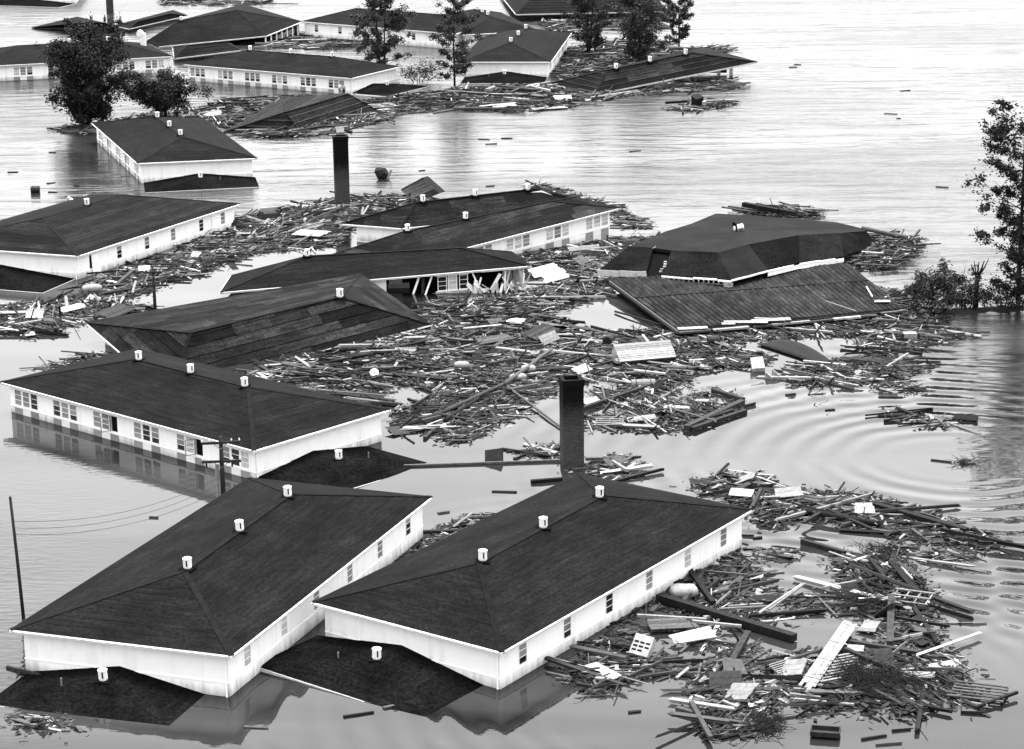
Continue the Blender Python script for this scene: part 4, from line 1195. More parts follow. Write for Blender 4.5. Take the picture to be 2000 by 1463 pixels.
for k in range(9):
    p = b0.lerp(b1w, .55 + .045 * k) + Vector((.1, 0, .03)); mb = MB(); mb.bar(p, p + Vector((1.5, .75, -.05)), .12, .05); mb.build('slat', 'wood_pale', o)
for k in range(4):
    p = a1.lerp(a0, -.03 - .035 * k); q = b1w.lerp(b0, -.03 - .035 * k); mb = MB(); mb.bar(p + Vector((-.2, 0, -.05)), q + Vector((random.uniform(.5, 1.4), 0, -.05)), .11, .05); mb.build('slat', random.choice(['wood_pale', 'wood_dark', 'wood_white']), o)
p, q = P(1552, 1365, .2), P(1668, 1376, .2); mb = MB(); mb.bar(p, q, .14, .1); mb.build('end_beam', 'wood_pale', o)
p, q = P(1640, 1385, .1), P(1690, 1330, .2); mb = MB(); mb.bar(p, q, .22, .16); mb.build('side_beam', 'wood_black', o)
frame_item('open slatted pallet afloat at the right end of the near raft', 1912, 1350, 3.0, 2.0, -.35, 'wood_mid', 6, 3, .25, w_=.14)
log('dark pole along the left edge of the open slatted pallet', 1830, 1312, 1912, 1368, .09, z0=.15, z1=.15)
log('dark pole jutting past the slatted pallet at the raft tip', 1905, 1382, 1987, 1352, .08, z0=.2, z1=.3)
log('dark upright square post right of the white walkway', 1741, 1165, 1738, 1258, .2, 'wood_dark', .35, .3)
log('black spar slanting off the right side of the near raft', 1785, 1188, 1832, 1258, .13, z0=.3, z1=.2)
log('dark beam lying right of the walkway, pointing at the brush', 1650, 1268, 1726, 1301, .13, 'wood_dark', .45, .35)
log('black timber leading to the upper right of the near raft', 1740, 1100, 1790, 1158, .2, z0=.3, z1=.2)
log('heavy dark beam beside the upper right black timber', 1752, 1101, 1798, 1131, .16, 'wood_dark', .3, .25)
log('dark pole floating clear below the raft front', 1322, 1384, 1368, 1397, .14, 'wood_mid', .15, .15)
log('grey plank upright at the lower front pile', 1350, 1372, 1388, 1442, .12, 'wood_mid', .4, .3)
frame_item('collapsed ladder pallet at the right of the near raft', 1780, 1165, 2.4, 1.3, -.55, 'wood_pale', 3, 4, .4, .05, .2, w_=.07)
frame_item('small ladder pallet left of the curved pale sheet', 1528, 1302, 1.3, .8, .6, 'wood_pale', 6, 2, .3, 0, .3, w_=.06)
c = P(1612, 1433, .12); o, x, y, zz = boxes('open_drawer', 'dark open drawer floating alone at the bottom edge', 'drawer', c, 1, 1, 1, -.2, 'wood_dark')
mb = MB(); mb.obox(c, x * .72, y * .42, zz * .02); mb.build('bottom', 'wood_dark', o)
for (dx, dy, lx, ly) in ((.72, 0, .03, .42), (-.72, 0, .03, .42), (0, .42, .72, .03), (0, -.42, .72, .03)):
    mb = MB(); mb.obox(c + x * dx + y * dy + zz * .12, x * lx, y * ly, zz * .13); mb.build('side', 'wood_dark', o)
log('long black timber forming the far edge of the upper right raft', 1700, 985, 1888, 1038, .24, z0=.2, z1=.15)
log('black log lying along the front of the upper right raft', 1576, 1000, 1720, 1026, .24, z0=.25, z1=.2, square=False)
log('long pole at the tip of the upper right raft', 1840, 1022, 1941, 1044, .12, z0=.15, z1=.1, square=False)
panel('white board on the upper right raft nearest the roof corner', 1448, 962, 1.5, 1.0, -.3, 'wood_white', .4, 0, .2)
panel('white panel standing in the upper right raft', 1540, 961, 1.7, .8, .1, 'wood_white', .5, .05, .6)
panel('small white board in the middle of the upper right raft', 1688, 992, 1.2, .9, 0, 'wood_white', .4, 0, .5)
log('pale squared beam leaning up in the upper right raft', 1470, 990, 1487, 955, .12, 'wood_mid', .2, 1.1)
log('pale pole slanting over the upper right raft', 1645, 980, 1712, 962, .07, 'wood_pale', .4, .4)
log('grey squared timber afloat between the two right rafts', 1566, 1056, 1650, 1080, .15, 'wood_dark', .15, .15)
# middle raft
log('long bent pole crossing the middle raft towards the brick chimney', 840, 815, 985, 750, .17, 'wood_mid', .3, .5, square=False)
log('upper half of the long pole crossing the middle raft', 985, 750, 1078, 682, .17, 'wood_mid', .5, .5, square=False)
log('pale pole pointing from the middle raft down to the chimney foot', 988, 752, 1096, 836, .1, 'wood_mid', .3, .15, square=False)
log('dark pole beside the long bent pole in the middle raft', 868, 822, 935, 778, .16, 'wood_black', .25, .3, square=False)
log('straight dark boom running right from behind the brick chimney', 1138, 798, 1302, 742, .17, 'wood_dark', .15, .15)
log('dark timber at the right corner of the angled boom', 1340, 836, 1450, 785, .22, 'wood_dark', .2, .15)
log('second dark timber alongside the angled boom', 1345, 830, 1432, 803, .2, 'wood_black', .15, .15)
log('third long timber below the angled boom', 1352, 838, 1456, 803, .18, 'wood_dark', .15, .15)
log('dark boom timber from the raft to the right-hand corner', 1392, 762, 1452, 781, .18, 'wood_dark', .15, .15)
log('dark forked pole lying in the clear water left of the striped roof', 1200, 608, 1300, 637, .09, 'wood_black', .15, .3, square=False)
c = P(1258, 694, .55); o, x, y, zz = boxes('boarded_wagon_body', 'white boarded box body lying on its side in the middle raft', 'wagon body', c, 1, 1, 1, .28, 'wood_white', 0, .55)
n_b = 8
for k in range(n_b):
    mb = MB(); mb.obox(c + y * (-.95 + 1.9 * (k + .5) / n_b) + zz * .5, x * random.uniform(2.35, 2.45), y * .1, zz * .03); mb.build('side_board', random.choice(['wood_white', 'wood_white', 'wood_pale']), o)
mb = MB(); mb.obox(c + y * 1.0, x * 2.4, y * .03, zz * .5); mb.build('roof_side', 'wood_pale', o)
mb = MB(); mb.obox(c - x * 2.38, x * .03, y * .97, zz * .5); mb.build('end_wall', 'wood_white', o)
mb = MB(); mb.obox(c - y * .97, x * 2.4, y * .03, zz * .5); mb.build('floor_side', 'wood_dark', o)
q = c - x * 2.5 - y * .55 + zz * .2; mb = MB(); mb.tube([q - zz * .14, q + zz * .14], .42, 16); wv_ = mb.build('wheel', 'metal_dark', o)
mb = MB(); mb.tube([q + zz * .1, q + zz * .17], .2, 12); mb.build('hub', 'metal_pale', wv_)
drum('dark barrel at the far side of the white boarded box body', 1189, 664, 1.2, .42, 1.3, 'metal_dark', .25)
drum('dark barrel floating below the left corner of the striped roof', 1393, 666, 1.0, .45, .1, 'metal_dark', .25)
drum('long pale tank lying in the middle raft right of the chimney', 1256, 750, 1.9, .38, .08, 'metal_pale', .2, name='tank', cat='tank')
drum('dark barrel floating alone near the left edge', 69, 371, 1.0, .45, .1, 'metal_dark', .3)
c = P(1480, 715, .3); o, x, y, zz = boxes('white_cabinet', 'white square cabinet floating at the right end of the middle raft', 'cabinet', c, 1, 1, 1, .0, 'wood_white', 0.1, .45)
mb = MB(); mb.obox(c, x * .5, y * .7, zz * .35); mb.build('body', 'wood_white', o)
mb = MB(); mb.obox(c + zz * .365, x * .48, y * .68, zz * .012); mb.build('door', 'wood_white', o)
mb = MB(); mb.obox(c + zz * .39 + x * .4, x * .02, y * .1, zz * .015); mb.build('handle', 'metal_pale', o)
c = P(1508, 734, .2); o, x, y, zz = boxes('broken_box', 'small white broken box with an open side beyond the white cabinet', 'box', c, 1, 1, 1, .6, 'wood_white', .2, .4)
for (dx, dz) in ((-.35, 0), (.35, 0)):
    mb = MB(); mb.obox(c + x * dx, x * .03, y * .4, zz * .25); mb.build('side', 'wood_white', o)
mb = MB(); mb.obox(c - zz * .25, x * .38, y * .4, zz * .03); mb.build('base', 'wood_white', o)
c = P(731, 728, .3); o = thing('round_cover', c, 'round white lid with a small dark cross floating in the raft left of the middle', 'lid')
d_ = Vector((0.05, -.75, .65)).normalized(); mb = MB(); mb.tube([c - d_ * .06, c + d_ * .06], .36, 20); mb.build('disc', 'vent_white', o)
sx_ = Vector((1, 0, 0)); sy_ = d_.cross(sx_).normalized()
mb = MB(); mb.obox(c + d_ * .07, sx_ * .09, sy_ * .02, d_ * .01); mb.obox(c + d_ * .072, sx_ * .02, sy_ * .09, d_ * .01); mb.build('cross_mark', 'slot_black', o)
frame_item('pale sash-like ladder pallet right of the brick chimney', 1190, 822, 2.2, 1.3, -.15, 'wood_pale', 5, 3, .3, .05, .15, w_=.09)
panel('pale panel at the lower edge of the raft right of the chimney', 1253, 817, 2.0, .9, .1, 'wood_pale', .25, .1, .1)
panel('white torn sheet in the lower right of the middle raft', 1322, 795, 1.9, .7, -.15, 'wood_white', .2)
panel('small pale sheet right of the torn white sheet', 1372, 782, 1.0, .7, -.2, 'wood_pale', .2)
panel('white panel behind the brick chimney top', 1137, 721, 1.3, 1.2, .5, 'wood_white', .3, .2, .2)
panel('white sheet lying at the right side of the brick chimney', 1154, 783, 1.6, 1.4, .5, 'wood_white', .15, 0, .05)
panel('square white sheet afloat in the upper middle raft', 1007, 627, 1.5, 1.4, -.2, 'wood_white', .35, 0, .05)
panel('grey sheet left of the square white sheet', 968, 627, 1.4, 1.2, .3, 'wood_mid', .35, 0, .1)
panel('dark ribbed roof fragment tipped up in the upper middle raft', 1055, 648, 3.2, 1.8, .9, 'wood_dark', .6, .1, .15)
panel('white torn panel side of the tipped roof fragment', 1072, 660, 2.0, .9, .8, 'wood_pale', .5, .1, .9)
panel('grey boarded fan of planks in the middle raft', 965, 662, 3.0, 1.6, .4, 'wood_mid', .35, .05, .05)
panel('big flat white board pair at the lower left of the middle raft', 838, 834, 2.6, .7, .12, 'wood_white', .2, .02, .05)
panel('white board at the lower left tip of the middle raft', 798, 836, 1.4, .8, .1, 'wood_white', .2)
bundle('pale sagging sack in the raft left of the long bent pole', 902, 718, 1.3, .9, .5, .2, z=.1, group='sacks in the middle raft')
bundle('pale sack beside the crossing of the two long poles', 1012, 741, 1.4, .9, .45, .5, z=.1, group='sacks in the middle raft')
bundle('grey sack behind the crossing of the two long poles', 1032, 725, 1.2, .8, .5, .1, 'cloth_mid', .1, group='sacks in the middle raft')
c = P(965, 892, .25); o, x, y, zz = boxes('tipped_box', 'dark boarded box tipped on edge left of the chimney foot', 'box', c, 1, 1, 1, -.25, 'wood_dark', .2, .9)
mb = MB(); mb.obox(c, x * .62, y * .5, zz * .2); mb.build('body', 'wood_dark', o)
mb = MB(); mb.obox(c - y * .4 - zz * .28, x * .7, y * .06, zz * .06); mb.build('white_edge', 'wood_white', o)
log('long pale pole lying level left of the chimney foot', 690, 913, 1100, 899, .08, 'wood_mid', .08, .1)
log('dark plank afloat behind the front centre roof', 1037, 941, 1098, 936, .14, 'wood_black', .1, .1)
# curved flap right of the raft
vs = []; fs = []; A_, B_ = P(1478, 672, .1), P(1600, 712, .1)
for i in range(13):
    t = i / 12; base = A_.lerp(B_, t)
    for j in range(5):
        s = j / 4; vs.append(base + Vector((s * 1.2, s * 1.8 * math.sin(math.pi * min(1, t * .9 + .1)), .05 + .45 * s * math.sin(math.pi * t) ** .7)))
for i in range(12):
    for j in range(4): fs.append((i * 5 + j, (i + 1) * 5 + j, (i + 1) * 5 + j + 1, i * 5 + j + 1))
o = mk('roofing_flap', vs, fs, 'wood_black', smooth=True); md = o.modifiers.new('thickness', 'SOLIDIFY'); md.thickness = .06
tag(o, 'curled dark sheet of roofing afloat right of the white cabinet', 'roofing')
frame_item('dark floating pallet alone in the rippled water at right', 1886, 815, 1.8, 1.1, -.3, 'wood_black', 5, 3, .12, w_=.14)
log('dark timber of the small drift left of the floating pallet', 1752, 797, 1800, 818, .12, z0=.1, z1=.1)
# left raft and mid
panel('big white flat panel on the left raft before the wrecked houses', 607, 455, 3.4, 2.2, -.45, 'wood_white', .5, .02, .05)
panel('grey panel under the big white flat panel', 636, 461, 2.2, .9, .3, 'wood_mid', .35)
panel('white sheet in the lower left raft', 141, 601, 2.2, 1.3, .5, 'wood_white', .3, .1, .1)
panel('white panel at the left picture edge in the raft', 68, 612, 1.6, 1.2, .0, 'wood_white', .4, 0, .5)
panel('pale flat sheet at the left picture edge', 25, 610, 2.6, .9, .05, 'wood_pale', .2)
drum('round pale tub in the lower left raft', 97, 627, .7, .5, 1.4, 'metal_pale', .3, 1.0, name='tub', cat='tub')
bundle('pale mattress hump in the raft near the left house corner', 180, 570, 1.9, 1.2, .7, .3, z=0)
drum('dark barrel in the left raft before the white panel', 404, 511, 1.2, .5, .5, 'wood_dark', .3)
panel('small white cube-like box lid in the left raft', 382, 497, .9, .8, -.4, 'wood_white', .4, 0, .5, name='box_cover', cat='cover', battens=2)
panel('small white plank near the left house corner', 219, 550, 1.4, .5, -.7, 'wood_white', .3)
panel('small white crumpled sheet beside the left house wall', 282, 524, 1.2, .8, .2, 'wood_white', .4, 0, .4)
log('pale plank slanting up the left raft', 226, 558, 258, 531, .16, 'wood_mid', .2, .7)
panel('dark roofing sheets heaped behind the patched sunken roof', 225, 608, 3.0, 2.2, .9, 'wood_dark', .5, .1, .1)
c = P(527, 421, .4); o, x, y, zz = boxes('overturned_sofa', 'dark overturned sofa at the right corner of the left house', 'sofa', c, 1, 1, 1, .45, 'cloth_dark')
mb = MB(); mb.obox(c, x * .9, y * .4, zz * .3); mb.build('seat', 'cloth_dark', o)
mb = MB(); mb.obox(c + y * .45 + zz * .3, x * .9, y * .12, zz * .5); mb.build('backrest', 'cloth_mid', o)
for s in (-1, 1):
    mb = MB(); mb.obox(c + x * .95 * s + zz * .15, x * .1, y * .45, zz * .4); mb.build('armrest', 'cloth_dark', o)
# tipped shed in the water behind the middle wrecks
A_ = P(820, 392, 0); o = thing('tipped_shed', A_, 'grey shed tipped over in the water behind the middle wrecks', 'shed')
f4 = [P(783, 372, .9), P(826, 349, 2.4), P(859, 378, .5), P(812, 397, -.4)]
bk = [p + Vector((.5, 2.0, -.2)) for p in f4]
for k in range(6):
    t0, t1 = k / 6, (k + .96) / 6; mb = MB(); a, b, c_, d = f4[0].lerp(f4[3], t0), f4[1].lerp(f4[2], t0), f4[1].lerp(f4[2], t1), f4[0].lerp(f4[3], t1); s = Vector((0, .08, 0))
    mb.box8([a, b, b + s, a + s, d, c_, c_ + s, d + s]); mb.build('board', 'wood_pale' if k < 4 else 'wood_mid', o)
mb = MB(); mb.box8([f4[0] + Vector((0, -.05, .05)), f4[1] + Vector((0, -.05, .05)), bk[1], bk[0], f4[0] + Vector((0, -.05, .15)), f4[1] + Vector((0, -.05, .15)), bk[1] + Vector((0, 0, .1)), bk[0] + Vector((0, 0, .1))]); mb.build('roof_edge', 'wood_black', o)
mb = MB(); mb.box8([f4[1] + Vector((0, -.05, .05)), f4[2] + Vector((0, -.05, .05)), bk[2], bk[1], f4[1] + Vector((0, -.05, .15)), f4[2] + Vector((0, -.05, .15)), bk[2] + Vector((0, 0, .1)), bk[1] + Vector((0, 0, .1))]); mb.build('roof_edge', 'wood_black', o)
# dark tub-like floating hood
c = P(748, 338, .6); o = thing('floating_hood', c, 'dark faceted hood floating alone right of the far brick chimney', 'hood')
mb = MB(); d_ = Vector((.7, -.3, .5)).normalized(); mb.tube([c - d_ * .5, c, c + d_ * .45], [.95, .8, .45], 7); mb.build('shell', 'wood_black', o)
mb = MB(); mb.bar(c + Vector((.5, -.5, -.7)), c + Vector((1.0, -.3, .4)), .25, .05, (0, 1, 0)); mb.build('flap', 'wood_pale', o)
# poles and stuff on and around the right-hand wreck
log('heavy dark beam lying behind the big broken roof', 1452, 399, 1520, 412, .26, z0=.9, z1=.8)
log('second dark beam behind the big broken roof', 1478, 404, 1552, 416, .2, z0=.9, z1=.7)
log('pale pole with knobs behind the big broken roof', 1410, 404, 1470, 414, .1, 'wood_mid', .7, .7, square=False)
log('long grey pole running off the right end of the big broken roof', 1683, 446, 1790, 468, .22, 'wood_mid', .9, .3, square=False)
log('white squared beam in the pile right of the big broken roof', 1683, 493, 1726, 496, .12, 'wood_white', .5, .5)
log('white slanting beam at the lower right of that pile', 1722, 512, 1774, 497, .14, 'wood_white', .3, .3)
log('grey log floating right of the big broken roof', 1700, 520, 1748, 521, .24, 'wood_mid', .15, .15, square=False)
panel('white board lying on the right corner of the striped roof', 1724, 588, 1.4, .7, 0, 'wood_white', .75)
log('pale pole lying on the striped roof', 1612, 588, 1672, 608, .05, 'wood_pale', .62, .6)
log('white lath on the right end of the striped roof', 1692, 560, 1704, 580, .06, 'wood_white', .72, .72)
log('pale log pair afloat in front of the right edge bushes, upper', 1804, 637, 1856, 640, .14, 'wood_pale', .1, .1, square=False)
log('pale log pair afloat in front of the right edge bushes, lower', 1815, 643, 1850, 646, .12, 'wood_mid', .1, .1, square=False)
c = P(1777, 657, .25); o, x, y, zz = boxes('pale_box', 'pale box with dark ends afloat below the right edge bush', 'box', c, 1, 1, 1, .0, 'wood_pale')
mb = MB(); mb.obox(c, x * .55, y * .4, zz * .32); mb.build('body', 'wood_pale', o)
for s in (-1, 1):
    mb = MB(); mb.obox(c + x * .66 * s, x * .1, y * .4, zz * .3); mb.build('end', 'wood_dark', o)
panel('white wall section lying in the water right of the torn open house', 1065, 528, 3.0, 1.8, .5, 'wood_white', .5, .1, .25)
panel('white tilted wall piece by the corner of the torn open house', 1085, 541, 2.2, 1.3, .2, 'wood_white', .4, .2, .3)
panel('grey panel in the raft below the tilted wrecked house', 1135, 508, 1.4, 1.2, .8, 'wood_mid', .6, .1, .4)
panel('pale long clapboard strip below the windows of the tilted wrecked house', 1140, 484, 3.2, .5, .25, 'wood_pale', .9, .03, .8)
panel('white splintered board pile in the far raft, longest board', 975, 206, 5.0, 1.2, .4, 'wood_white', .4, .02, .2)
panel('white board lying flat at the right of the far raft', 1073, 211, 5.0, 1.4, .3, 'wood_white', .2)
panel('pale sheet in the far raft', 1100, 192, 2.4, 1.6, .2, 'wood_white', .4, 0, .4)
panel('small white panel on the front edge of the striped far roof', 664, 253, 1.0, .9, .1, 'wood_white', .4, 0, .9)
frame_item('cross-shaped pale boards at the right end of the striped far roof', 745, 206, 4.0, 2.5, .4, 'wood_pale', 3, 3, .4, w_=.4)
panel('white panels by the foot of the round dark bush', 410, 222, 3.0, 2.0, .2, 'wood_pale', .3, .1, .2)
c = P(1362, 196, .7); o, x, y, zz = boxes('dark_cube', 'dark cube standing on the small drift in the bright far water', 'box', c, 1, 1, 1, .5, 'wood_black', .2, .3)
mb = MB(); mb.obox(c, x * .6, y * .6, zz * .6); mb.build('body', 'wood_black', o)
mb = MB(); mb.obox(c + Vector((.9, -.4, -.5)), x * .3, y * .1, zz * .5); mb.build('white_side', 'wood_white', o)
c = P(280, 84, 3.3); o = thing('white_hood', c, 'white hooded ventilator box on the right end of the far left roof', 'ventilator')
mb = MB(); mb.obox(c + Vector((0, 0, .4)), (.4, 0, 0), (0, .4, 0), (0, 0, 1.1)); mb.build('box', 'vent_white', o)
mb = MB(); mb.tube([c + Vector((-.45, -.5, 1.5)), c + Vector((-.45, .5, 1.5))], .5, 10); mb.build('hood', 'vent_white', o)

# ------------------------------------------------------------------ people
def person(label, base, h, top_m, leg_m, pose='stand', face=-math.pi / 2, group='people on the roofs'):
    o = thing('person', base, label, 'person', group)
    s = h / 1.75; f = Vector((math.cos(face), math.sin(face), 0)); r = Vector((-f.y, f.x, 0)); z = Vector((0, 0, 1))
    J = {}
    if pose == 'stand': hip, chest, head = z * .95, z * 1.38, z * 1.62; lean = 0
    elif pose == 'bend': hip, chest, head = z * .85 - f * .15, z * 1.15 + f * .3, z * 1.25 + f * .55
    else: hip, chest, head = z * .40 - f * .1, z * .85 + f * .1, z * 1.1 + f * .18
    me = bpy.data.meshes.new('body'); V = []; Ed = []; Rd = []
    def add(p, rad, link=None):
        V.append(p * s); Rd.append(rad * s)
        if link is not None: Ed.append((link, len(V) - 1))
        return len(V) - 1
    h0 = add(hip, .14); c0 = add(hip.lerp(chest, .55), .14, h0); c1 = add(chest, .16, c0); n0 = add(chest.lerp(head, .45), .06, c1); k0 = add(head, .10, n0); add(head + z * .09, .085, k0)
    for sd_ in (-1, 1):
        kn = hip * .52 + r * .1 * sd_ + (f * .25 if pose == 'crouch' else f * .03 * sd_); ft = r * .11 * sd_ + z * .06
        a = add(hip + r * .09 * sd_ - z * .05, .1, h0); b = add(kn, .075, a); c = add(ft, .05, b); add(ft + f * .16 - z * .02, .045, c)
        sh = add(chest + r * .19 * sd_ + z * .02, .07, c1)
        down = -z * .28 if pose == 'stand' else (-z * .25 + f * .12)
        el = add(chest + r * .24 * sd_ + down + f * .03, .05, sh); wr = add(chest + r * .23 * sd_ + down * 1.85 + f * .12, .035, el); add(chest + r * .22 * sd_ + down * 2.1 + f * .16, .04, wr)
    me.from_pydata([tuple(v) for v in V], Ed, [])
    b_ = bpy.data.objects.new('body', me); col.objects.link(b_); b_.parent = o
    md = b_.modifiers.new('skin', 'SKIN'); md.use_smooth_shade = True
    for i, sv in enumerate(me.skin_vertices[0].data): sv.radius = (Rd[i], Rd[i]); sv.use_root = (i == 0)
    ss = b_.modifiers.new('smooth', 'SUBSURF'); ss.levels = 1; ss.render_levels = 1
    me.materials.append(MATS['skin'])
    # shirt, trousers and hair over the body
    sh_ = MB(); sh_.tube([base + (hip + z * .02) * s, base + hip.lerp(chest, .6) * s, base + (chest + z * .08) * s], [.175 * s, .18 * s, .13 * s], 10); sh_.build('shirt', top_m, o, smooth=True)
    tr_ = MB()
    for sd_ in (-1, 1):
        kn = hip * .52 + r * .1 * sd_ + (f * .25 if pose == 'crouch' else f * .03 * sd_)
        tr_.tube([base + (hip + z * .04) * s, base + (hip + r * .09 * sd_ - z * .06) * s, base + kn * s, base + (r * .11 * sd_ + z * .1) * s], [.13 * s, .115 * s, .09 * s, .075 * s], 8)
    tr_.build('trousers', leg_m, o, smooth=True)
    hr_ = MB(); hr_.tube([base + (head + z * .04 - f * .01) * s, base + (head + z * .12 - f * .015) * s, base + (head + z * .17 - f * .02) * s], [.112 * s, .1 * s, .03 * s], 10); hr_.build('hair', 'hair', o, smooth=True)
    return o
def on(u, v, z): return P(u, v, z)
person('person in dark trousers standing on the dark triangular roof, leftmost of three', on(178, 43, 1.3), 1.75, 'cloth_white', 'cloth_dark')
person('person in dark clothes standing on the dark triangular roof, middle of three', on(205, 49, 1.0), 1.75, 'cloth_dark', 'cloth_dark', face=-1.2)
person('person in a light shirt standing at the right of the three on the far roofs', on(235, 44, 1.1), 1.75, 'cloth_white', 'cloth_mid', face=-.6)
person('person in a white shirt standing outside the right window of the far window-walled house', on(664, 186, .3), 1.75, 'cloth_white', 'cloth_mid')
person('person in dark clothes standing beside the white shirted one at the far window', on(672, 187, .3), 1.7, 'cloth_mid', 'cloth_dark')
o = thing('rowing_boat', P(158, 409, 0), 'small boat with three people behind the roof of the left house', 'boat')
bb = P(158, 407, .1); mb = MB(); pts = [(-2.2, 0, .45), (-1.4, -.65, .35), (.8, -.75, .33), (2.1, -.45, .4), (2.1, .45, .4), (.8, .75, .33), (-1.4, .65, .35)]
vs = [bb + Vector(p) for p in pts] + [bb + Vector((p[0] * .85, p[1] * .6, -.25)) for p in pts]
mk('hull', vs, [(i, (i + 1) % 7, 7 + (i + 1) % 7, 7 + i) for i in range(7)] + [tuple(range(7, 14))], 'wood_pale', o)
for x_ in (-.9, .5):
    mb = MB(); mb.obox(bb + Vector((x_, 0, .2)), (.12, 0, 0), (0, .62, 0), (0, 0, .03)); mb.build('thwart', 'wood_mid', o)
person('person in a pale shirt bending forward in the small boat', bb + Vector((-1.0, 0, .0)), 1.75, 'cloth_white', 'cloth_mid', 'bend', face=math.pi * .95)
person('person in dark clothes standing in the small boat, middle of three', bb + Vector((.55, 0, .0)), 1.75, 'cloth_mid', 'cloth_dark')
person('person in a white shirt at the right end of the small boat', bb + Vector((1.45, 0, .0)), 1.7, 'cloth_white', 'cloth_dark', face=-.3)

